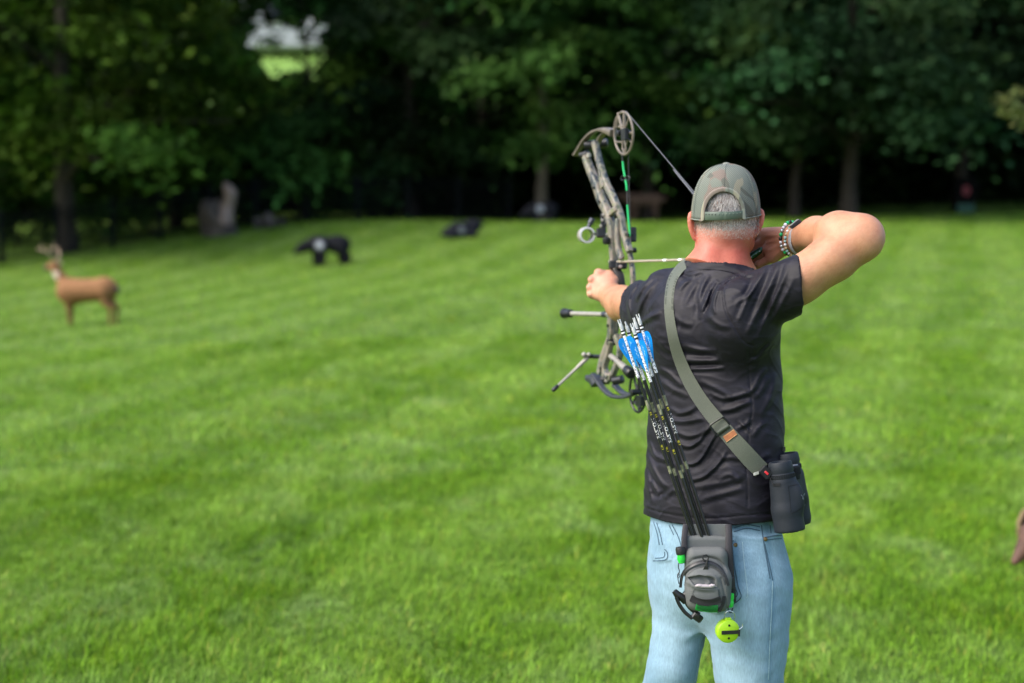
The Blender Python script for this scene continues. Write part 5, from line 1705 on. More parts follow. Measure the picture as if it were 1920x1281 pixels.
for b0, nm_ in ((near0, 'near'), (far0, 'far')):
    e0 = b0 + b_up * 98 * k_
    ec = MB().lathe(e0, b_up, [(-.004, 23 * k_), (0.002, 24 * k_), (.012, 24 * k_), (.0135, 22.5 * k_), (.016, 22.5 * k_), (.020, 23.5 * k_), (.036, 22 * k_), (.039, 20.5 * k_), (.0385, 16 * k_), (.028, 14 * k_), (.028, 0)], 32)
    ecp = ec.build('eyecup', RUB, bino)
    mb = MB()
    for j in range(36):
        a = j / 36 * 2 * math.pi
        u = nrm(np.cross(b_up, RT)); w = np.cross(b_up, u)
        d_ = u * math.cos(a) + w * math.sin(a)
        mb.box(e0 + b_up * .007 + d_ * 24.2 * k_, d_ * .0008, np.cross(d_, b_up) * .0011, b_up * .0045)
    mb.build('diopter_ring', RUBD, ecp, smooth=False)
kc = (near0 + far0) / 2 + b_up * 96 * k_ + b_out * 16 * k_
kn = MB().lathe(kc, b_up, [(-.01, 12 * k_), (0, 13.5 * k_), (.018, 13.5 * k_), (.0205, 12.5 * k_), (.0212, 11 * k_), (.0212, 0)], 30).build('focus_knob', RUBD, bino)
mb = MB()
for j in range(26):
    a = j / 26 * 2 * math.pi
    u = nrm(np.cross(b_up, RT)); w = np.cross(b_up, u); d_ = u * math.cos(a) + w * math.sin(a)
    mb.box(kc + b_up * .009 + d_ * 13.6 * k_, d_ * .0008, np.cross(d_, b_up) * .0011, b_up * .008)
mb.build('knob_ribs', RUBD, kn, smooth=False)
MB().lathe(kc + b_up * .0212, b_up, [(0, 10.5 * k_), (.0012, 10 * k_), (.0014, 0)], 20).build('knob_cap', simple('satin_metal', (0.35, 0.36, 0.4), 0.35, 0.8), kn)
BV = bvh_of(v, q)
# mould lines and the small emblem on the housing
mb = MB()
for ln, w_ in (([(1478, 912), (1481, 935), (1483, 960)], 1.3), ([(1478, 912), (1492, 909), (1505, 906)], 1.3), ([(1484, 963), (1497, 957), (1510, 946)], 1.8)):
    V, F = ribbon_on([BV], ln, w_, .0006, 2, 3.0, 0, .0008); mb.add(V, F)
mb.build('mould_line', RUBD, bbody)
mb = MB()
for ln, w_ in (([(1502, 928), (1505, 931), (1507, 937), (1505, 934), (1509, 925)], 1.6),):
    V, F = ribbon_on([BV], ln, w_, .0007, 2, 2.0, 0, .0006); mb.add(V, F)
mb.build('emblem', simple('emblem_grey', (0.1, 0.11, 0.13), 0.4), bbody)
V, F = ribbon_on([BV], [(1449, 910), (1456, 909), (1463, 909)], 5, .002, 3, 2.0, 0, .002)
MB().add(V, F).build('strap_lug', RUBD, bino)

# ---- the strap
WEB = NT('webbing')
f = WEB.noise(500, 2, 0.5, WEB.coord((1, 1, 3)))
wv = WEB.n('TexWave'); wv.inputs['Scale'].default_value = 160; wv.bands_direction = 'Z'; WEB.l(WEB.coord((1, 1, 1), (0, math.radians(20), 0)), wv.inputs['Vector'])
WEB.base(WEB.mix(1.0, WEB.ramp(f, [(0.3, (0.05, 0.06, 0.04)), (0.7, (0.082, 0.094, 0.064))]), WEB.ramp(wv.outputs['Fac'], [(0.2, 0.82), (0.7, 1.08)]), 'MULTIPLY'))
WEB.set(Roughness=0.6, Sheen_Weight=.2); WEB.bump(wv.outputs['Fac'], .3, .001)
strap_line = [(1289, 492), (1275, 503), (1262, 522), (1256, 545), (1254, 575), (1257, 605), (1263, 637), (1272, 668), (1286, 702), (1304, 735), (1323, 763), (1345, 790), (1366, 815), (1390, 842), (1412, 866), (1428, 882)]
V, F = ribbon_on([SHIRT_BVH], strap_line, [17, 17, 17, 17, 18, 19, 21, 23, 25, 26, 27, 29, 30, 32, 33, 32], .0045, 5, 3.0, 21, .0022)
strap = MB().add(V, F).build('strap', WEB.m, bino)
SV, SF = np.array(V), np.array([q_ for q_ in F if len(q_) == 4])
STRAP_BVH = bvh_of(SV, SF)
THD = simple('dark_thread', (0.025, 0.03, 0.022), 0.8)
mb = MB()
cl = spline(np.array(strap_line, float), 12); cum = np.concatenate([[0], np.cumsum(np.linalg.norm(np.diff(cl, axis=0), axis=1))])
for side in (-1, 1):
    for s in np.arange(34, 92 if side > 0 else 100, 3.1):
        i = int(np.searchsorted(cum, s)); c_ = cl[i]; t_ = cl[i + 1] - cl[i - 1]; t_ /= np.linalg.norm(t_); n_ = np.array([-t_[1], t_[0]])
        a_ = c_ + n_ * side * 7.8; b_ = c_ + n_ * side * 4.6 - t_ * .6
        V, F = ribbon_on([STRAP_BVH], [a_, b_], 1.0, .0006, 2, 1.5, 0, .0005)
        mb.add(V, F)
mb.build('edge_stitching', THD, strap)
# slider buckle
MET = simple('gunmetal', (0.03, 0.032, 0.03), 0.3, 0.7, 0.15, 200)
def on_strap(px, py, lift): 
    h = shoot(STRAP_BVH, px, py); h = h or shoot(SHIRT_BVH, px, py)
    return h[0] - FW * lift
loop = [(1331, 800), (1333, 796), (1352, 784), (1358, 785), (1368, 797), (1367, 801), (1347, 815), (1342, 814)]
lp = [on_strap(1350, 800, .004) + RT * ((x_ - 1350) * px_m(3.22)) - UP * ((y_ - 800) * px_m(3.22)) for x_, y_ in spline(np.array(loop + loop[:1], float), 3)[:-1]]
MB().tube(lp, .0021, 8, closed=True).build('buckle', MET, bino)
ba, bb_ = on_strap(1341, 808, .006), on_strap(1364, 793, .006)
bar_d = bb_ - ba; c0 = (ba + bb_) / 2
WEBD = simple('webbing_fold', (0.035, 0.045, 0.032), 0.6, 0, 0.15, 300)
MB().tube([c0 - bar_d * .46 + (P(1353, 801, 3.2) - P(1350, 797, 3.2)), c0 + bar_d * .46 + (P(1353, 801, 3.2) - P(1350, 797, 3.2))], .0052, 12).build('webbing_roll', WEBD, strap)
LEA = simple('tan_leather', (0.3, 0.1, 0.03), 0.55, 0, 0.2, 120, .2)
V, F = ribbon_on([STRAP_BVH], [(1359, 824), (1379, 810)], 12.5, .002, 3, 2, 0, .0016)
lt = MB().add(V, F).build('leather_patch', LEA, bino)
V1, F1 = ribbon_on([STRAP_BVH], [(1358, 818.5), (1376, 806)], 1.0, .0025, 2, 2, 0, .0005); V2, F2 = ribbon_on([STRAP_BVH], [(1362, 829), (1381, 815)], 1.0, .0025, 2, 2, 0, .0005)
MB().add(V1, F1).add(V2, F2).build('patch_thread', simple('tan_thread', (0.5, 0.28, 0.12), .7), lt)
cpos = P(1436, 886, 3.17)
cd = nrm(P(1448, 902, 3.17) - P(1428, 882, 3.17)); cs = nrm(np.cross(cd, FW))
cn = MB().box(cpos, cd * .0135, cs * .011, FW * .004, bev=.002).build('anchor_clip', RUBD, bino, smooth=False)
MB().box(cpos - FW * .0042 + cd * .001, cd * .005, cs * .0025, FW * .0008, bev=.0004).build('red_dot', simple('red_plastic', (0.6, 0.02, 0.03), .35), cn, smooth=False)
MB().box(P(1418, 888, 3.19), nrm(P(1426, 886, 3.19) - P(1412, 890, 3.19)) * .006, UP * .003, FW * .002).build('clip_tab', simple('tab_grey', (0.35, 0.36, 0.34), .5), cn, smooth=False)
MB().tube(spline([cpos + cd * .012, P(1446, 902, 3.155), P(1451, 909, 3.14)], 4), .0011, 6).build('cord', RUBD, bino)
# front strap rising past his side to the far shoulder
MB().tube(spline([P(1471, 872, 3.25), P(1468, 850, 3.27), P(1464, 825, 3.3)], 5), .006, 8, flat=.35, up=[1, 0, 0]).build('front_strap', RUBD, bino)
MB().box(P(1470, 842, 3.24), RT * .003, UP * .005, FW * .002).build('strap_hook', MET, bino, smooth=False)

# ---------------------------------------------------------------- hip quiver with pouch
DQ = min(float((shoot(JEANS_BVH, a_, b_)[0] - EYE) @ FW) for a_, b_ in ((1290, 1060), (1330, 1100), (1365, 1090), (1350, 1040), (1360, 1130))) - .026
print('DQ', DQ)
quiver = thing('hip_quiver', P(1322, 1150, DQ), 'grey hip quiver with a zipped pouch hanging from the back of his belt', 'quiver')
GRY = simple('grey_cordura', (0.098, 0.104, 0.103), 0.75, 0, 0.1, 700, .25)
GRY2 = simple('grey_cordura_pale', (0.125, 0.132, 0.13), 0.75, 0, 0.1, 700, .25)  # slightly lighter grey for the back panel
BLKW = simple('black_webbing', (0.018, 0.016, 0.02), 0.7, 0, 0.25, 300, .2)
ZIP = simple('zip_black', (0.012, 0.012, 0.013), 0.5, 0, 0.25, 250, .3)
GREEN = simple('neon_green', (0.03, 0.62, 0.06), 0.4, 0, 0.08, 50)
LIME = simple('lime_green', (0.36, 0.62, 0.015), 0.4, 0, 0.06, 40)
WHT = simple('white_cloth', (0.36, 0.32, 0.34), 0.85, 0, 0.06, 60)
def Q(px, py, dd=0.0): return P(px, py, DQ + dd)
def sheet(pix, dd, thick, name, mat, parent, bend=0.0):
    """stiff cloth panel with rounded edges, pixel outline"""
    o = np.array([Q(x, y, dd + bend * ((x - 1325) / 45) ** 2) for x, y in pix])
    return MB().prism(o, FW * thick).build(name, mat, parent, smooth=False)
# belt panel and tube mouth
sheet([(1284, 984), (1366, 984), (1369, 1000), (1370, 1060), (1286, 1052), (1281, 1010)], .018, .012, 'back_panel', GRY2, quiver)
MB().tube([Q(1286, 984, .012), Q(1284, 1000, .0), Q(1283, 1012, -.006), Q(1284, 1046, -.006)], .0068, 10, flat=.35, up=FW).build('edge_webbing', BLKW, quiver)
MB().tube([Q(1366, 984, .012), Q(1367, 1000, .0), Q(1367, 1045, -.006), Q(1371, 1090, -.002), Q(1374, 1130, .0)], [.0075, .0075, .0085, .0085, .008], 10, flat=.35, up=FW).build('edge_webbing', BLKW, quiver)
f_tube = lambda p: np.maximum(s_union(.008, s_box(Q(1323, 1030, .012), [44 * k_, .012, 26 * k_], (RT, FW, UP), .01))(p) - .0008 * noise3(p, 90, .3), (p - Q(1325, 1004)) @ nrm(UP + RT * .09))
v, q = mesh_sdf(f_tube, Q(1260, 1080, -.05), Q(1390, 980, .1) + .02, .0025)
mesh_obj('tube_front', v, q, GRY, quiver)
# pouch body
f_p0 = s_union(.016, s_box(Q(1324, 1060, -.004), [40 * k_, .024, 34 * k_], (RT, FW, UP), .02), s_box(Q(1328, 1105, -.012), [41 * k_, .03, 40 * k_], (nrm(RT + UP * -.05), FW, nrm(UP + RT * .05)), .022), s_ell(Q(1325, 1100, -.022), [40 * k_, .026, 44 * k_], (RT, FW, UP)))
PF = [([(1286, 1062), (1298, 1050), (1325, 1045), (1348, 1052), (1362, 1074)], 3.5, -4), ([(1278, 1105), (1285, 1080), (1300, 1066), (1330, 1062), (1352, 1072), (1362, 1095)], 3, -2.5), ([(1286, 1082), (1310, 1078), (1340, 1082), (1345, 1100)], 4, 4), ([(1287, 1090), (1310, 1104), (1342, 1106)], 4, 2.5), ([(1352, 1085), (1358, 1110), (1362, 1140)], 3, -3), ([(1320, 1080), (1330, 1092), (1322, 1100)], 5, 3)]
PFS = []
for pl, w_, a_ in PF:
    qq = spline(np.asarray(pl, float), 4); cum = np.concatenate([[0], np.cumsum(np.linalg.norm(np.diff(qq, axis=0), axis=1))])
    PFS.append((qq, cum, w_, a_, qq.min(0) - 3.5 * w_, qq.max(0) + 3.5 * w_))
PK = np.array([(1296, 1094), (1308, 1100), (1326, 1103), (1342, 1100), (1348, 1106), (1349, 1124), (1330, 1128), (1305, 1122), (1297, 1110)], float)
MOU = np.array([(1290, 1083), (1312, 1079), (1338, 1083), (1343, 1098), (1338, 1100), (1320, 1103), (1304, 1099)], float)
def f_pouch(p):
    d = f_p0(p)
    px, py = proj(p)
    n_ = fold_field(px, py, PFS) + .0009 * noise3(p, 75, 1.0)
    front = (p - Q(1325, 1100)) @ FW < .0
    n_ += np.where(in_poly(px, py, PK) & front, .004, 0) - np.where(in_poly(px, py, MOU) & front, .006, 0)
    return d - n_
v, q = mesh_sdf(f_pouch, Q(1260, 1165, -.1), Q(1390, 1010, .1) + .02, .0024)
pouch = mesh_obj('pouch', v, q, GRY, quiver)
PB = bvh_of(v, q)
for ln, w_, l_, nm_, mt_ in (([(1276, 1102), (1279, 1080), (1290, 1064), (1308, 1055), (1325, 1053), (1345, 1060), (1358, 1076), (1366, 1098)], 5, .0015, 'zip_tape', ZIP), ([(1295, 1122), (1312, 1129), (1332, 1130), (1352, 1124)], 12, .0015, 'black_band', BLKW), ([(1358, 1118), (1356, 1132), (1348, 1147)], 6, .001, 'side_binding', BLKW)):
    V, F = ribbon_on([PB], ln, w_, l_ + .002, 5, 2.5, 15, .004)
    MB().add(V, F).build(nm_, mt_, pouch)
V, F = ribbon_on([PB], [(1277, 1100), (1281, 1080), (1291, 1066), (1308, 1057.5), (1325, 1055.5), (1345, 1062.5), (1357, 1078)], 2.2, .0052, 2, 2, 15, .002)
MB().add(V, F).build('zip_teeth', simple('zip_teeth', (0.05, 0.05, 0.052), .35, .5, .5, 800), pouch)
V, F = ribbon_on([PB], [(1305, 1137), (1325, 1141.5), (1346, 1142)], 13, .003, 4, 2, 9, .004)
patch = MB().add(V, F).build('green_patch', simple('patch_green', (0.01, 0.36, 0.06), .6, 0, .15, 200), pouch)
mb = MB()
for k in range(5):
    dy = -4.6 + k * 2.3
    V, F = ribbon_on([PB], [(1307, 1137 + dy * .95), (1325, 1141.5 + dy), (1346, 1142 + dy)], .7, .0052, 2, 2, 9, .0006); mb.add(V, F)
mb.build('patch_stripes', BLKW, patch)
wz = P(1322, 1099.5, float((shoot(PB, 1322, 1103)[0] - EYE) @ FW) - .001)
MB().ell(wz, RT * 19 * k_ - UP * .6 * k_, UP * 3.6 * k_, FW * .005, 20).ell(wz - RT * 10 * k_ + UP * 1.2 * k_, RT * 8 * k_, UP * 3.4 * k_, FW * .005, 16).ell(wz + RT * 13 * k_ + UP * 1.4 * k_, RT * 6 * k_, UP * 3 * k_, FW * .005, 16).build('white_cloth', WHT, pouch)
mb = MB()
for ln in ([(1283, 1098), (1287, 1082), (1297, 1071), (1312, 1064), (1326, 1062.5), (1342, 1067), (1353, 1080), (1358, 1096)], [(1288, 1056), (1304, 1047), (1325, 1044), (1346, 1048), (1358, 1058)], [(1299, 1120), (1300, 1108), (1304, 1103)], [(1347, 1106), (1349, 1122)]):
    V, F = ribbon_on([PB], ln, 1.0, .0016, 2, 2.5, 9, .0006); MB().add(V, F).build('stitch_line', simple('grey_thread', (.07, .072, .07), .8, 0, .5, 900), pouch)
# zip puller
h = shoot(PB, 1322, 1052)[0] - FW * .006
pw = lambda x, y, l=.0: h + RT * ((x - 1322) * k_) - UP * ((y - 1052) * k_) - FW * l
zp = MB().tube([pw(1322, 1052), pw(1317, 1047), pw(1318, 1041), pw(1324, 1040), pw(1328, 1044), pw(1326, 1050)], .0018, 8).tube([pw(1325, 1050, .002), pw(1323, 1062, .002)], .0022, 8)
zp.prism([pw(1320, 1060, .006), pw(1326, 1060, .006), pw(1328, 1073, .004), pw(1315, 1072, .004)], FW * .003).build('zip_puller', ZIP, pouch)

# things clipped to the quiver
def clip_cord(pts, name, parent): MB().tube(spline(np.array(pts), 5), .0012, 6).build(name, BLKW, parent)
a0 = Q(1277, 1034, -.012)
sq = thing('squeeze_tube', a0, 'small black capped bright green tube clipped at the left of the quiver', 'tube')
ax = nrm(Q(1279, 1055, -.012) - Q(1276, 1030, -.012))
MB().lathe(Q(1275, 1025, -.012), ax, [(0, .003), (.001, .0095), (.005, .0108), (.014, .0106), (.0175, .0098), (.0178, 0)], 22).build('cap', ZIP, sq)
gb = MB().lathe(Q(1276.5, 1039, -.012), ax, [(0, .0085), (.003, .0085), (.012, .0095), (.015, .008), (.019, .0075), (.021, .005), (.021, 0)], 18).build('green_body', GREEN, sq)
MB().tube(spline([Q(1274, 1052, -.015), Q(1272, 1062, -.01), Q(1274, 1072, 0), Q(1271, 1082, .0), Q(1273, 1095, .004)], 4), .0011, 6).build('cord', BLKW, sq)
MB().tube([Q(1270, 1078, -.004), Q(1272, 1074, -.004), Q(1275, 1078, -.004), Q(1273, 1084, -.004), Q(1270, 1083, -.004)], .001, 6, closed=True).build('split_ring', MET, sq)

pl = thing('arrow_puller', Q(1371, 1122, -.01), 'bright green arrow puller hanging on a black clip right of the pouch', 'puller')
MB().box(Q(1369, 1093, -.008), RT * 8 * k_, UP * 11 * k_, FW * .006, bev=.002).build('clip', ZIP, pl, smooth=False)
MB().tube([Q(1362, 1062, -.014), Q(1366, 1078, -.012), Q(1367, 1092, -.01)], .0045, 8, flat=.5, up=FW).build('strap', BLKW, pl)
MB().lathe(Q(1370, 1112, -.01), nrm(Q(1369, 1140, -.01) - Q(1370, 1112, -.01)), [(0, .0055), (.002, .0076), (.012, .0078), (.014, .0068), (.018, .0068), (.02, .0076), (.028, .0072), (.031, .0055), (.0325, 0)], 20).build('green_body', GREEN, pl)
MB().tube(spline([Q(1365, 1138, -.01), Q(1366, 1146, -.01), Q(1371, 1148, -.01), Q(1374, 1140, -.01)], 4), .0014, 6).build('loop', BLKW, pl)

tm = thing('round_tape', Q(1364, 1182, -.02), 'round lime green gadget with a black band on a steel ring below the pouch', 'gadget')
ring = [Q(1368 + 10 * math.cos(t), 1156 + 10.5 * math.sin(t), -.012 + .004 * math.sin(t)) for t in np.linspace(0, 2 * math.pi, 28, endpoint=False)]
MB().tube(ring, .00085, 6, closed=True).build('steel_ring', simple('steel', (0.75, 0.75, 0.75), .2, 1.0), tm)
fdir = nrm(-FW + RT * .22 - UP * .1)
dcen = Q(1362, 1181, -.012)
db_ = MB().lathe(dcen, fdir, [(-.004, .0255), (0, .0262), (.012, .0262), (.0145, .0255), (.0158, .0238), (.0162, 0)], 36).build('disc', LIME, tm)
du = nrm(UP - fdir * (UP @ fdir)); ds = np.cross(du, fdir); ds *= np.sign(ds[0])
MB().box(dcen + du * .0265 + fdir * .008, ds * .0065, du * .0035, fdir * .004, bev=.0012).build('lug', LIME, tm, smooth=False)
fc = dcen + fdir * .0168
MB().box(fc + ds * .002 - du * .001, ds * .0195, du * .0042, fdir * .0012, bev=.0005).build('black_band', ZIP, tm, smooth=False)
MB().box(fc + ds * .0235 - du * .003 - fdir * .004, ds * .0018, du * .008, fdir * .006, bev=.0006).build('hook_block', ZIP, tm, smooth=False)
for sg in (1, -1): MB().lathe(fc + du * .0145 * sg - fdir * .001, fdir, [(0, .0026), (.001, .0026), (.0013, 0)], 12).build('screw', MET, tm)
MB().tube(spline([fc + ds * .022 + du * .004, fc + ds * .03 + du * .01, fc + ds * .031 + du * .018], 4), .0007, 5).build('wire_hook', simple('steel_b', (0.75, 0.75, 0.75), .2, 1.0), tm)

hk = thing('bow_holder', Q(1290, 1140, -.02), 'black plastic bow holder hook clipped under the pouch at the left', 'hook')
HKM = simple('black_plastic', (0.009, 0.009, 0.0095), 0.35, 0, 0.2, 60)
H = lambda x, y, l=-.02: Q(x, y, l)
MB().tube([H(1264, 1108), H(1270, 1115), H(1281, 1122), H(1286, 1130)], [.006, .0085, .009, .007], 10, flat=.7, up=FW).build('upper_jaw', HKM, hk)
MB().tube(spline([H(1268, 1120, -.026), H(1274, 1134, -.026), H(1284, 1148, -.026), H(1298, 1160, -.026)], 4), .0042, 8, flat=.8, up=FW).build('arm', HKM, hk)
MB().tube(spline([H(1284, 1124, -.016), H(1290, 1136, -.016), H(1300, 1146, -.016), H(1312, 1152, -.016)], 4), .0042, 8, flat=.8, up=FW).build('arm', HKM, hk)
MB().box(H(1307, 1157), nrm(np.array([.8, 0, -.6])) * .0125, nrm(np.array([.6, 0, .8])) * .0085, FW * .009, bev=.003).build('lower_jaw', HKM, hk, smooth=False)
MB().box(H(1308, 1154, -.031), nrm(np.array([.8, 0, -.6])) * .004, nrm(np.array([.6, 0, .8])) * .003, FW * .002).build('slot', ZIP, hk, smooth=False)
MB().box(H(1292, 1113, -.012), nrm(np.array([.8, 0, -.7])) * .011, nrm(np.array([.7, 0, .8])) * .012, FW * .01, bev=.003).build('clip_body', HKM, hk, smooth=False)

# ---------------------------------------------------------------- arrows in the quiver
CARB = simple('carbon_shaft', (0.01, 0.01, 0.0105), 0.28, 0, 0.15, 150)
CAMOG = NT('shaft_camo'); f = CAMOG.noise(160, 3, .6, CAMOG.coord((1, 1, .5)))
CAMOG.base(CAMOG.ramp(f, [(.35, (.05, .06, .035)), (.55, (.16, .17, .1)), (.7, (.3, .29, .2))])); CAMOG.set(Roughness=.35); CAMOG = CAMOG.m
WRAP = NT('white_wrap'); f = WRAP.noise(330, 2, .5)
WRAP.base(WRAP.ramp(f, [(.42, (.75, .75, .78)), (.52, (.7, .7, .74)), (.56, (.05, .05, .06))], 'CONSTANT')); WRAP.set(Roughness=.35); WRAP = WRAP.m
NOCK = NT('clear_nock'); NOCK.base((.72, .74, .75)); NOCK.set(Roughness=.25); NOCK.b.inputs['Transmission Weight'].default_value = .35; NOCK = NOCK.m
BLUE = NT('blue_vane'); BLUE.base((.008, .36, .82)); BLUE.set(Roughness=.4)
tr = BLUE.n('BsdfTranslucent'); tr.inputs['Color'].default_value = (.01, .55, .98, 1)
mx = BLUE.n('MixShader'); mx.inputs[0].default_value = .45
BLUE.l(BLUE.b.outputs[0], mx.inputs[1]); BLUE.l(tr.outputs[0], mx.inputs[2]); BLUE.l(mx.outputs[0], BLUE.out.inputs['Surface']); BLUE = BLUE.m
INKW = simple('white_ink', (.8, .8, .8), .5, 0, .05, 50); INKY = simple('yellow_ink', (.62, .55, .02), .5, 0, .05, 50); INKK = simple('black_ink', (.01, .01, .01), .5)
STEEL = simple('point_steel', (.3, .3, .3), .3, .9)

def text_mesh(body, size):
    cu_ = bpy.data.curves.new('lettering', 'FONT'); cu_.body = body; cu_.size = size; cu_.resolution_u = 2
    cu_.offset = size * .012
    o = bpy.data.objects.new('lettering', cu_); COL.objects.link(o)
    me = o.evaluated_get(bpy.context.evaluated_depsgraph_get()).to_mesh()
    v = np.array([tuple(q.co) for q in me.vertices]); f = [list(p_.vertices) for p_ in me.polygons]
    o.to_mesh_clear(); bpy.data.objects.remove(o); bpy.data.curves.remove(cu_)
    return v, f

ARS = 9.3 / 2                    # shaft radius in px at the quiver
def arrow(nock, low, dd0, dd1, spin, name_label, text=True, group='arrows in the hip quiver'):
    n0 = Q(*nock, dd0); b0 = Q(*low, dd1)
    ax = nrm(b0 - n0); Lc = np.linalg.norm(b0 - n0)
    end = n0 + ax * (Lc + .1)
    t = thing('arrow', end, name_label, 'arrow', group)
    r = .0036
    vis = nrm(-FW - ax * (-FW @ ax)); sd_ = np.cross(ax, vis)          # visible side of the shaft
    M = lambda s: n0 + ax * s
    sh = MB().lathe(M(.03), ax, [(0, r * .9), (0, r), (Lc + .07 - .03, r), (Lc + .07 - .03, 0)], 14).build('shaft', CARB, t)
    # nock with its slot
    w_ = MB().lathe(M(.009), ax, [(0, r * .9), (.004, r * 1.15), (.012, r * 1.2), (.016, r * 1.02), (.021, r), (.021, 0)], 14)
    e1 = nrm(sd_ * math.cos(spin) + vis * math.sin(spin))
    for s_ in (1, -1): w_.tube([M(.010) + e1 * r * .7 * s_, M(.0) + e1 * r * .75 * s_], [r * .5, r * .36], 8)
    w_.build('nock', NOCK, t)
    wr = MB().lathe(M(.024), ax, [(0, r), (0, r + .0003), (.114, r + .0003), (.114, r)], 16).build('wrap', WRAP, t)
    MB().lathe(M(.026), ax, [(0, r), (0, r + .0006), (.012, r + .0006), (.012, r)], 14).build('collar_band', INKK, wr)
    MB().lathe(M(.030), ax, [(0, r), (0, r + .0008), (.0035, r + .0008), (.0035, r)], 14).build('collar_mark', INKW, wr)
    for k in range(3):
        a = spin + k * 2 * math.pi / 3
        d_ = vis * math.sin(a) + sd_ * math.cos(a)
        pr = [(.043, 0), (.042, .007), (.044, .0125), (.05, .016), (.058, .0172), (.068, .0156), (.08, .0118), (.095, .0064), (.112, .001), (.112, 0)]
        o = [M(s) + d_ * (r + hgt) for s, hgt in spline(np.array(pr), 3)]
        tn = np.cross(ax, d_)
        vn = MB().prism(np.array(o) - tn * .0003, tn * .0006).build('vane', BLUE, t, smooth=False)
        mk = MB()
        for s_, h0, h1 in ((.053, .005, .0065), (.0575, .0055, .0085), (.062, .004, .006), (.0665, .0065, .0085), (.071, .004, .0065), (.0755, .0045, .006)):
            for sg in (-1, 1):
                mk.add([M(s_) + d_ * (r + h0) + tn * .0005 * sg, M(s_ + .0036) + d_ * (r + h0) + tn * .0005 * sg, M(s_ + .0036) + d_ * (r + h1) + tn * .0005 * sg, M(s_) + d_ * (r + h1) + tn * .0005 * sg], [[0, 1, 2, 3]])
        mk.build('white_mark', simple('vane_print', (.25, .55, .9), .5), vn, smooth=False)
    # printed stretches
    Lk = lambda px_: px_ * k_
    MB().lathe(M(Lk(160)), ax, [(0, r), (0, r + .0002), (Lk(20), r + .0002), (Lk(20), r)], 14).build('camo_band', CAMOG, sh)
    MB().lathe(M(Lk(290)), ax, [(0, r), (0, r + .0002), (Lk(15), r + .0002), (Lk(15), r)], 14).build('camo_band', CAMOG, sh)
    if text:
        def wraptext(body, size, s_end, mat, nm, ang):
            v, f = text_mesh(body, size)
            # reads upward along the shaft, letters standing round the tube
            u = v[:, 0]; h_ = v[:, 1] - size * .35
            th = h_ / (r + .0003) + ang
            p_ = n0 + np.outer(s_end - u, ax) + (r + .00035) * (np.outer(np.cos(th), vis) + np.outer(np.sin(th), sd_ * tsg))
            mesh_obj(nm, p_, f, mat, sh, smooth=False)
        tsg = 1.0 if sd_[0] < 0 else -1.0
        wraptext('EASTON', .0125, Lk(236), INKW, 'lettering', 0)
        wraptext('5.0', .0066, Lk(190), INKY, 'lettering', 0)
        wraptext('(10)', .007, Lk(258), INKY, 'lettering', 0)
    MB().lathe(M(Lc + .07), ax, [(0, r), (.012, r * .95), (.026, r * .5), (.032, .0002)], 12).build('point', STEEL, t)
    return t
arrow((1160, 599), (1299, 1008), .01, .012, .4, 'leftmost arrow in the hip quiver, its blue vane farthest left', True)
arrow((1172, 603), (1306, 1010), .024, .02, 1.3, 'arrow second from the left in the hip quiver, with blue vanes', True)
arrow((1184, 606), (1317, 1010), -.002, .006, .2, 'arrow with the lowest white wrap, nearest the camera in the quiver', True)
arrow((1188, 596), (1322, 1008), .02, .016, 2.1, 'arrow half hidden behind the rightmost one in the hip quiver', False)
arrow((1195, 589), (1330, 1006), .008, .01, .1, 'rightmost and highest arrow in the hip quiver, with blue vanes', True)

# ---------------------------------------------------------------- wrist watch, bracelets, release aid
fdirR = nrm(elR - wrR)
def wr_ring(c, r_, n=40, tilt=None, ax=None, ell=1.12):
    a = nrm(fdirR if ax is None else ax)
    u = nrm(np.cross(a, FW)); u *= np.sign(u @ UP); w = np.cross(a, u)
    return [c + r_ * (math.cos(t) * u * ell + math.sin(t) * w) for t in np.linspace(0, 2 * math.pi, n, endpoint=False)]
wc = wrR + fdirR * .03
watch = thing('wrist_watch', wc, 'slim dark grey fitness watch with a pale rim on his raised right wrist', 'watch')
WB = simple('pale_band', (.3, .3, .32), .4); WBK = simple('watch_body', (.03, .034, .045), .3)
MB().tube(wr_ring(wc, .0325, 44), .0055, 8, flat=.22, up=None, closed=True).build('band', WB, watch)
wa, wb_ = P(1481, 432, 3.345), P(1504, 413, 3.315)
wd = nrm(wb_ - wa)
wu = nrm(np.cross(wd, FW)); wu *= np.sign(wu @ UP)
MB().box((wa + wb_) / 2 + wu * .002, wd * .0165, wu * .0055, FW * .0125, bev=.003).build('case', WBK, watch)
MB().box((wa + wb_) / 2 + wu * .0078 - wd * .001, wd * .0155, wu * .0009, FW * .0115, bev=.0008).build('screen_rim', WB, watch)

def bracelet(label, c, ax, r_, n, cols, rb, name='bead_bracelet'):
    t = thing(name, c, label, 'bracelet', None)
    ring = wr_ring(c, r_, n, ax=ax, ell=1.1)
    MB().tube(ring, .0009, 5, closed=True).build('cord', BLKW, t)
    for i, p in enumerate(ring):
        MB().ball(p, rb * (1 if i % 4 else .85), 12).build('bead', cols[i % len(cols)], t)
    return t
BG = simple('bead_green', (.01, .42, .13), .25); BW = simple('bead_white', (.72, .7, .74), .35, 0, .15, 200); BKB = simple('bead_black', (.01, .012, .01), .25); BT = simple('bead_aqua', (.3, .5, .5), .3); BTAN = simple('bead_tan', (.5, .38, .22), .35); BSI = simple('bead_silver', (.5, .5, .5), .3, .7)
cb = P(1483, 447, 3.375)
bracelet('bracelet of green, white and black beads nearest his right hand', cb, nrm(P(1505, 447, 3.345) - cb) , .0355, 26, [BG, BKB, BG, BW, BW, BSI, BG, BKB, BW, BSI, BW, BG, BKB], .0046)
cb2 = P(1492, 451, 3.36)
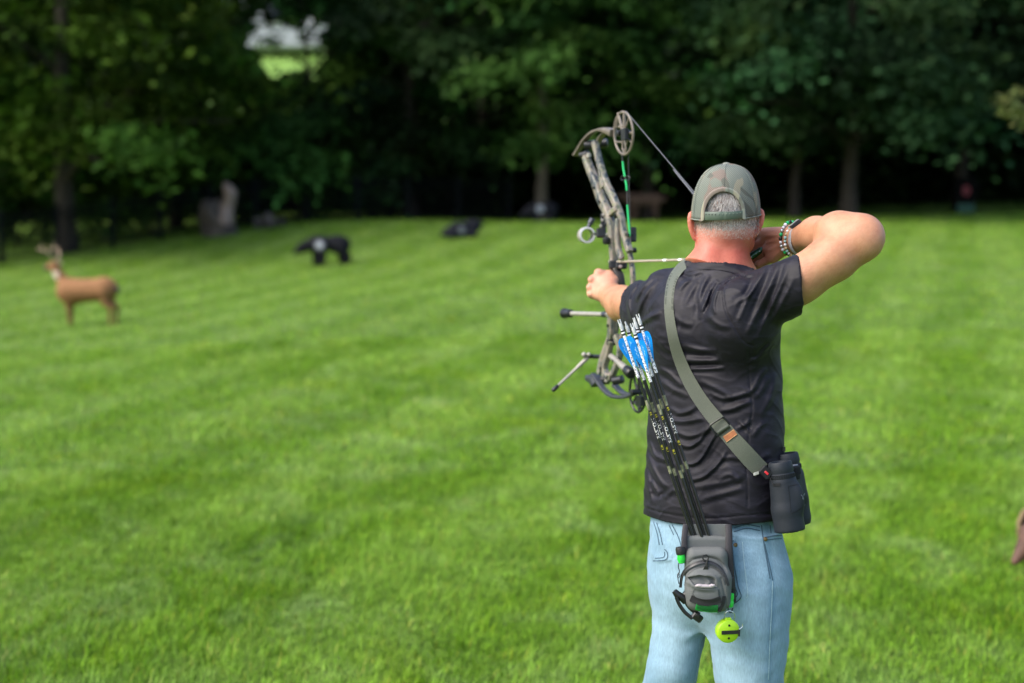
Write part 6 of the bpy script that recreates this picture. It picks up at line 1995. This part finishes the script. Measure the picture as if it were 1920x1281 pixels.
bracelet('bracelet of aqua, tan and pale stone beads between the green beads and the watch', cb2, nrm(P(1512, 452, 3.33) - cb2), .034, 28, [BT, BT, BW, BTAN, BT, BW, BTAN], .0038)

rel = thing('release_aid', P(1412, 480, 3.42), 'dark green and black release aid held in his right hand by his jaw', 'release aid')
RG = simple('release_green', (.012, .05, .025), .2, .6, .2, 90)
ra, rb_ = P(1396, 491, 3.425), P(1430, 467, 3.425)
MB().tube(spline([ra, (ra + rb_) / 2 + UP * .001, rb_], 5), [.0075] * 3 + [.0085] * 4 + [.0075] * 3 + [.006], 12, flat=.8, up=FW).build('handle', RG, rel)
for t_ in (.35, .6, .8): MB().ball(ra + (rb_ - ra) * t_ - FW * .0078, .0016, 8).build('screw', BSI, rel)
MB().tube([ra, P(1400, 482, 3.47)], [.006, .004], 10).build('hook', RG, rel)
# ================================================================ THE COMPOUND BOW AT FULL DRAW
nock_p = P(1398, 484, 3.46)
AZ = math.radians(24.0)
aim_h = np.array([-math.sin(AZ), math.cos(AZ), 0.0])
tip_ray = nrm(P(1141, 491.5, 1.0) - EYE)
# arrow direction: in the vertical plane of aim_h, through the pixel of its tip
nv = np.array([aim_h[1], -aim_h[0], 0.0])                  # normal of the bow plane (to the right)
tt = ((nock_p - EYE) @ nv) / (tip_ray @ nv)
tip_p = EYE + tip_ray * tt
aim = nrm(tip_p - nock_p)
print('arrow length', np.linalg.norm(tip_p - nock_p), 'tip depth', (tip_p - EYE) @ FW)
bup = nrm(np.cross(nv, aim)); bup *= np.sign(bup[2])
# slight cant of the bow
bup = nrm(bup + nv * -.012)
bn = nrm(np.cross(aim, bup)); bn *= np.sign(bn[0])          # to the archer's right
def BP(px, py, lat=0.0):
    """point of the bow's own plane (shifted sideways by lat) traced in the photograph"""
    r_ = nrm(P(px, py, 1.0) - EYE)
    o_ = nock_p + bn * lat
    return EYE + r_ * (((o_ - EYE) @ bn) / (r_ @ bn))
grip_c = BP(1158, 535)
bow = thing('compound_bow', BP(1160, 700), 'camouflaged compound bow at full draw in his left hand', 'bow')
m = NT('bow_camo')
f1 = m.noise(34, 3, .6, m.coord((1, 1, .4)), 1.8)
f2 = m.noise(60, 4, .65)
m.base(m.mix(1.0, m.ramp(f1, [(0.0, (.015, .017, .025)), (.38, (.03, .035, .05)), (.43, (.13, .15, .13)), (.5, (.24, .2, .17)), (.56, (.2, .17, .14)), (.6, (.2, .22, .12)), (.645, (.03, .04, .055)), (.7, (.22, .195, .165))]), m.ramp(f2, [(.3, .75), (.7, 1.2)]), 'MULTIPLY'))
m.set(Roughness=.45); BCAMO = m.m
m = NT('limb_tan'); m.base(m.ramp(m.noise(30, 3), [(.3, (.1, .082, .064)), (.7, (.18, .15, .12))])); m.set(Roughness=.4); LTAN = m.m
BBLK = simple('bow_black', (.012, .013, .016), .35, .2, .2, 80)
BGREY = simple('bow_slate', (.05, .055, .07), .4, .3, .2, 60)
PALE = simple('bar_pale', (.32, .3, .265), .35, .2, .12, 40)
STR = simple('string_grey', (.1, .105, .125), .6, 0, .2, 300)
STRB = simple('string_dark', (.03, .03, .035), .6)
STRG = simple('string_green', (.0, .45, .12), .5, 0, .1, 200)
GRIPM = simple('grip_black', (.02, .018, .018), .7)

NB = 16
def bar(trace, widths, lat=0.0, thick=.011, name=None, mat=None, n=5):
    """flat bar in the bow plane: px trace, width in px (in-plane), half thickness sideways"""
    q = spline(np.array([(*p_, w_) for p_, w_ in zip(trace, widths)], float), n)
    lt = lat if np.isscalar(lat) else np.interp(np.linspace(0, 1, len(q)), np.linspace(0, 1, len(lat)), lat)
    pts = np.array([BP(a, b, l if not np.isscalar(lt) else lt) for (a, b, c), l in zip(q, lt if not np.isscalar(lt) else [lt] * len(q))])
    sc_ = np.array([((p_ - EYE) @ FW) / FPX for p_ in pts])
    hw = q[:, 2] / 2 * sc_ * 1.25
    T = np.gradient(pts, axis=0); T /= np.linalg.norm(T, axis=1)[:, None]
    Vv = []
    for p_, t_, w_ in zip(pts, T, hw):
        s_ = nrm(np.cross(bn, t_))
        th = np.arange(NB) / NB * 2 * math.pi
        for a in th:
            ca, sa = math.cos(a), math.sin(a)
            Vv.append(p_ + s_ * w_ * np.sign(ca) * abs(ca) ** .32 + bn * thick * np.sign(sa) * abs(sa) ** .32)
    k = len(pts); F_ = [[i * NB + j, i * NB + (j + 1) % NB, (i + 1) * NB + (j + 1) % NB, (i + 1) * NB + j] for i in range(k - 1) for j in range(NB)]
    F_ += [list(range(NB))[::-1], [(k - 1) * NB + j for j in range(NB)]]
    return Vv, F_
# riser: two bars that meet above the shelf, single below, forked again at the lower end
mb = MB()
for tr_, w_, l_, th_ in (
    ([(1098, 294), (1106, 316), (1118, 345), (1127, 372), (1139, 398), (1146, 425), (1149, 455), (1151, 488)], [9, 11, 13, 14, 14, 12, 11, 10], 0, .011),
    ([(1115, 266), (1121, 292), (1128, 318), (1137, 345), (1151, 374), (1163, 402), (1168, 428), (1175, 455), (1181, 472)], [9, 9, 9, 10, 11, 9, 8, 10, 8], .004, .009),
    ([(1127, 318), (1130, 340), (1133, 352)], [5, 7, 9], 0, .009), ([(1140, 405), (1152, 395), (1160, 390)], [9, 9, 9], 0, .009),
    ([(1159, 410), (1158, 440), (1160, 468), (1166, 485)], [7, 9, 9, 8], -.006, .007),
    ([(1150, 486), (1153, 500), (1156, 512)], [10, 12, 12], 0, .012),
    ([(1180, 470), (1185, 500), (1187, 530), (1183, 570), (1172, 610), (1164, 640)], [8, 8, 8, 7, 7, 7], .012, .006),
    ([(1148, 575), (1147, 605), (1146, 632), (1138, 655), (1130, 680), (1126, 700)], [13, 13, 11, 10, 12, 10], 0, .011),
    ([(1158, 585), (1156, 610), (1152, 632)], [9, 10, 8], .012, .006), ([(1155, 630), (1163, 652), (1158, 680), (1148, 704), (1142, 712)], [10, 8, 8, 8, 8], .004, .009),
    ([(1146, 640), (1140, 665), (1134, 690), (1141, 708)], [8, 8, 7, 8], -.006, .009), ([(1133, 700), (1148, 708)], [10, 10], 0, .01)):
    V, F = bar(tr_, w_, l_, th_); mb.add(V, F)
mb.build('riser', BCAMO, bow)
V, F = bar([(1153, 505), (1160, 522), (1162, 545), (1156, 568), (1150, 585)], [12, 15, 15, 15, 14], 0, .0125)
MB().add(V, F).build('grip', GRIPM, bow)
# limbs: split top and bottom
for lat_ in (-.021, .021):
    fo = -2 if lat_ < 0 else 10
    tp = [(1079, 291), (1088, 276), (1097, 262), (1112, 248), (1128, 243), (1140, 243.5), (1150, 247)]
    if lat_ > 0: tp = [(1116, 276), (1124, 262), (1132, 251), (1140, 246), (1150, 247)]
    V, F = bar(tp, [4.0] + [3.2] * (len(tp) - 2) + [5], 0.0 if lat_ < 0 else .016, .009)
    MB().add(V, F).build('limb', LTAN, bow)
    bt = [(1112, 702), (1122, 716), (1132, 730), (1147, 742), (1165, 745), (1180, 742), (1190, 737)] if lat_ < 0 else [(1152, 722), (1160, 730), (1170, 738), (1182, 740), (1190, 737)]
    V, F = bar(bt, [5.5] + [5] * (len(bt) - 2) + [6], -.01 if lat_ < 0 else .014, .009)
    MB().add(V, F).build('limb', BGREY, bow)
# wide tan yoke at the top axle
V, F = bar([(1128, 243), (1140, 245), (1151, 250)], [4, 9, 11], 0, .014); MB().add(V, F).build('limb_tip', LTAN, bow)
# limb pockets
for a, b, r_ in (((1096, 273), (1140, 268), 8.5), ((1088, 292), (1104, 288), 6.5), ((1116, 715), (1142, 712), 8.5), ((1150, 715), (1168, 711), 8)):
    c0, c1 = BP(*a), BP(*b)
    c1 = P(b[0], b[1], ((c0 - EYE) @ FW) - .02)
    s_ = px_m((c0 - EYE) @ FW)
    MB().lathe(c0, c1 - c0, [(0, r_ * s_ * .8), (.002, r_ * s_), (np.linalg.norm(c1 - c0) - .002, r_ * s_), (np.linalg.norm(c1 - c0), r_ * s_ * .8)], 14).build('limb_pocket', BBLK, bow)
V, F = bar([(1107, 708), (1116, 712), (1120, 722)], [9, 14, 12], 0, .018); MB().add(V, F).build('limb_pocket', BGREY, bow)
# cams: rimmed wheels with spokes
def cam_wheel(cx, cy, hw, hh, mat, spokes, tiltpx):
    c0 = BP(cx, cy)
    def cp(u, v, l=0.0): return BP(cx + u * hw + tiltpx * v, cy + v * hh, l)
    mb = MB()
    for l in (.0045,):
        rim = [cp(math.cos(t), math.sin(t), 0) for t in np.linspace(0, 2 * math.pi, 44, endpoint=False)]
        mb.tube(rim, .0036, 8, closed=True)
    for (u0, v0), (u1, v1), r_ in spokes: mb.tube([cp(u0, v0), cp(u1, v1)], [r_, r_ * .85], 7)
    w = mb.build('cam', mat, bow)
    MB().lathe(c0 - bn * .022, bn, [(0, .006), (.001, .0085), (.043, .0085), (.044, .006)], 14).build('axle', BBLK, w)
    return cp
cpT = cam_wheel(1169.5, 250, 17.5, 40, LTAN, [((-.1, -.1), (-.55, -.95), .005), ((.1, -.1), (.1, -1.0), .005), ((-.5, -.3), (.05, -.35), .004), ((-.75, -.25), (-.55, -.9), .004), ((.2, -.25), (.62, -.75), .003), ((.1, 0), (.95, -.02), .004), ((.1, .15), (.88, .45), .0035), ((0, .2), (.2, .7), .003), ((.45, .25), (.15, .65), .003), ((-.1, .2), (-.15, .75), .004), ((-.2, .1), (-.75, .1), .003), ((-.9, .4), (-.2, .42), .003), ((.2, .7), (.1, 1.0), .004), ((-.15, .7), (.05, 1), .004)], 1.0)
MB().box(cpT(.1, .05, -.012), aim * .012, bup * .016, bn * .006).build('cam_module', BBLK, bow, smooth=False)
cpB = cam_wheel(1196, 735, 15, 38, BBLK, [((-.1, -.1), (-.5, -.85), .004), ((.1, -.1), (.2, -.95), .004), ((.2, -.2), (.8, -.5), .003), ((.1, .1), (.9, .3), .003), ((0, .2), (.1, .95), .004), ((-.2, .2), (-.7, .6), .003), ((-.4, .5), (.3, .8), .005)], 1.0)
MB().box(BP(1200, 752, -.01), aim * .014, bup * .014, bn * .006).build('cam_module', BBLK, bow, smooth=False)
# strings and cables
peep = P(1297, 355, 3.62)
s_top = BP(1174, 209)
MB().tube([s_top, nock_p + bup * .012, nock_p], .0011, 7).build('string', STR, bow)
sv2 = s_top + (nock_p - s_top) * .84
MB().tube([s_top + (nock_p - s_top) * .43, s_top + (nock_p - s_top) * .47, s_top + (nock_p - s_top) * .6], [.0015, .002, .002], 8).build('string_serving', STR, bow)
MB().tube([nock_p, BP(1200, 771)], .0016, 7).build('string', STR, bow)
mb = MB()
cA = [BP(1166, 287, .012), BP(1169, 318, .012), BP(1175, 350, .012), BP(1177, 400, .012), BP(1182, 445, .012), BP(1187, 500, .012), BP(1192, 700, .012)]
MB().tube(cA, .0015, 6).build('cable', STRB, bow)
MB().tube([BP(1178, 290, .012), BP(1179, 333, .012), BP(1183, 450, .012), BP(1196, 700, .012)], .0011, 6).build('cable', STRB, bow)
gs = lambda y0, y1: [BP(np.interp(y, [287, 318, 350, 400, 445], [1166, 1169, 1175, 1177, 1182]), y, .012) for y in (y0, (y0 + y1) / 2, y1)]
for y0, y1 in ((303, 331), (338, 357), (384, 443)): MB().tube(gs(y0, y1), .0028, 8).build('green_serving', STRG, bow)
for px_ in (1168, 1177): MB().tube([BP(px_ + 4 * math.cos(t), 334 + 4 * math.sin(t), .012) for t in np.linspace(0, 2 * math.pi, 12, endpoint=False)], .0016, 6, closed=True).build('string_stop', BBLK, bow)
# sight
sg = MB()
rc = P(1101, 441, 4.16); sdir = nrm(nrm(rc - EYE) + nrm(aim) * .9)
ringp = lambda r0, r1, z0, z1: [(z0, r1), (z0 + .002, r1 * 1.03), (z1, r1 * 1.03), (z1, r0), (z0, r0), (z0, r1)]
s_ = px_m(4.16)
MB().lathe(rc - sdir * .004, sdir, ringp(11.5 * s_, 14.5 * s_, 0, .036), 30, cap=False).build('sight_ring', PALE, bow)
MB().lathe(rc - sdir * .006, sdir, ringp(11.8 * s_, 14.8 * s_, 0, .004), 30, cap=False).build('ring_rim', simple('rim_grey', (.55, .57, .6), .3), bow)
MB().lathe(P(1103, 426, 4.17), P(1111, 411, 4.17) - P(1103, 426, 4.17), [(0, .006), (.01, .006), (.012, .009), (.026, .009), (.028, .007), (.028, 0)], 14).build('sight_light', BGREY, bow)
for x_ in (-.3, .4): MB().tube([rc + bup * -.02 + sdir * .012, rc + bup * (.001 + .003 * x_) + sdir * .012], .0008, 5).build('sight_pin', GREEN, bow)
MB().box(P(1131, 420, 4.12), RT * 5 * s_, UP * 20 * s_, FW * .012, bev=.003).build('sight_bracket', BBLK, bow, smooth=False)
MB().box(P(1127, 437, 4.12), RT * 9 * s_, UP * 9 * s_, FW * .014, bev=.004).build('sight_block', BBLK, bow, smooth=False)
MB().lathe(P(1137, 444, 4.07), UP * -1, [(0, .006), (.004, .011), (.016, .0112), (.022, .008), (.022, 0)], 16).build('sight_knob', BBLK, bow)
MB().tube([P(1138, 440, 4.1), P(1150, 436, 4.08)], .006, 8).build('sight_mount', BBLK, bow)
for q_ in ((1131, 403), (1129, 413), (1126, 424), (1138, 440)): MB().lathe(P(*q_, 4.1), -FW, [(0, .004), (.008, .004), (.009, 0)], 10).build('screw', PALE, bow)
MB().tube([P(1115, 439, 4.15), P(1124, 438, 4.13)], .004, 8).build('sight_arm', BBLK, bow)
# arrow rest and cable guard
MB().box(BP(1152, 497), RT * .016, UP * .012, FW * .02, bev=.004).build('arrow_rest', BBLK, bow, smooth=False)
MB().box(BP(1165, 498, .01), RT * .016, UP * .01, FW * .014, bev=.004).build('arrow_rest', BBLK, bow, smooth=False)
for q_ in ((1163, 484), (1163, 500)): MB().lathe(P(*q_, 3.98), -FW, [(0, .005), (.012, .005), (.013, 0)], 12).build('rest_screw', simple('copper_tone', (.3, .24, .22), .4, .5), bow)
MB().box(BP(1187, 440, .03), RT * .009, UP * .021, FW * .01, bev=.003).build('cable_slide', BBLK, bow, smooth=False)
MB().lathe(BP(1183, 470, .02), nrm(RT + UP * .1), [(0, .006), (.006, .0075), (.012, .008), (.016, .006), (.016, 0)], 14).build('roller', BBLK, bow)
MB().tube([BP(1175, 440, .0), BP(1187, 440, .03)], .005, 8).build('cable_rod', BBLK, bow)
for q_, r_ in (((1121, 352), 3), ((1131, 378), 3), ((1143, 420), 3.2), ((1161, 402), 2.6), ((1133, 690), 3), ((1157, 676), 2.6), ((1147, 610), 3)):
    c_ = BP(*q_); MB().lathe(c_ - bn * .013, -bn, [(0, r_ * px_m(4.05)), (.002, r_ * px_m(4.05)), (.003, 0)], 12).build('riser_bolt', BBLK, bow)
MB().box(BP(1146, 642), RT * .014, UP * .009, FW * .014, bev=.003).build('weight_mount', BBLK, bow, smooth=False)
MB().lathe(BP(1104, 292), nrm(bup), [(-.004, .007), (.006, .007), (.008, .004), (.008, 0)], 12).build('limb_bolt', PALE, bow)
MB().lathe(BP(1138, 712), -bup, [(-.004, .007), (.006, .007), (.008, .004), (.008, 0)], 12).build('limb_bolt', PALE, bow)
# stabilisers
fs0, fs1 = BP(1146, 590), None
fs1 = P(1070, 588, (fs0 - EYE) @ FW + .16)
d_ = fs1 - fs0; Ls = np.linalg.norm(d_)
MB().lathe(fs0, d_, [(-.01, .011), (.01, .011), (.012, .0075), (.03, .0075), (.031, .0065), (Ls, .0068), (Ls, 0)], 14).build('stabiliser', PALE, bow)
MB().lathe(fs0 + nrm(d_) * .02, d_, [(0, .0085), (.018, .0085)], 14).build('quick_disconnect', BGREY, bow)
MB().lathe(fs1 - nrm(d_) * .004, d_, [(0, .008), (.004, .0125), (.02, .0135), (.028, .0135), (.03, .0155), (.038, .0155), (.041, .012), (.041, 0)], 18).build('end_weight', BBLK, bow)
ls0 = BP(1112, 668); ls1 = P(1036, 733, (ls0 - EYE) @ FW - .06); ls0 = P(1102, 671, (ls0 - EYE) @ FW - .01)
d_ = ls1 - ls0; Ls = np.linalg.norm(d_)
MB().lathe(ls0, d_, [(0, .006), (Ls * .28, .0055), (Ls * .3, .0042), (Ls * .85, .0042), (Ls * .85, .0042)], 12).build('side_bar', PALE, bow)
MB().lathe(ls0 + d_ * .84, d_, [(0, .0045), (.004, .0062), (.022, .0066), (.025, .004), (.025, 0)], 12).build('bar_tip', BBLK, bow)
MB().tube([P(1093, 666, (ls0 - EYE) @ FW), P(1114, 669, (ls0 - EYE) @ FW), BP(1132, 668)], [.0075, .007, .006], 10).build('bar_mount', BBLK, bow)
MB().ball(P(1095, 665, (ls0 - EYE) @ FW - .01), .0075, 12).ball(P(1104, 665, (ls0 - EYE) @ FW - .012), .0065, 12).build('mount_knob', PALE, bow)
rs0 = BP(1140, 663); rs1 = P(1178, 696, (rs0 - EYE) @ FW - .14)
d_ = rs1 - rs0; Ls = np.linalg.norm(d_)
MB().lathe(rs0, d_, [(0, .007), (.03, .0085), (Ls * .6, .0085), (Ls * .65, .01), (Ls, .0105), (Ls, 0)], 14).build('rear_bar', PALE, bow)
MB().lathe(rs1, d_, [(-.012, .0135), (.0, .0155), (.022, .016), (.026, .013), (.027, .0)], 20).build('end_weight', BBLK, bow)

# the nocked arrow
na = thing('arrow', nock_p, 'pale arrow nocked on the drawn bow, pointing at the targets', 'arrow')
L_a = np.linalg.norm(tip_p - nock_p)
sh = MB().lathe(nock_p, aim, [(0, .0034), (L_a - .03, .0034), (L_a - .03, 0)], 14).build('shaft', simple('pale_shaft', (.33, .29, .22), .35, 0, .12, 60), na)
for t_ in (.3, .38): MB().lathe(nock_p + aim * t_, aim, [(0, .0034), (0, .0038), (.016, .0038), (.016, .0034)], 14).build('white_band', INKW, sh)
MB().lathe(nock_p + aim * (L_a - .03), aim, [(0, .0034), (.012, .0042), (.022, .0042), (.028, .003), (.034, .0004)], 12).build('point', PALE, na)
for k in range(3):
    a = k * 2.094 + .5; d_ = bup * math.sin(a) + bn * math.cos(a); tn = np.cross(aim, d_)
    o = [nock_p + aim * s + d_ * (.0034 + h_) for s, h_ in ((.03, 0), (.03, .011), (.045, .013), (.09, .001), (.09, 0))]
    MB().prism(np.array(o) - tn * .0003, tn * .0006).build('vane', BLUE, na, smooth=False)
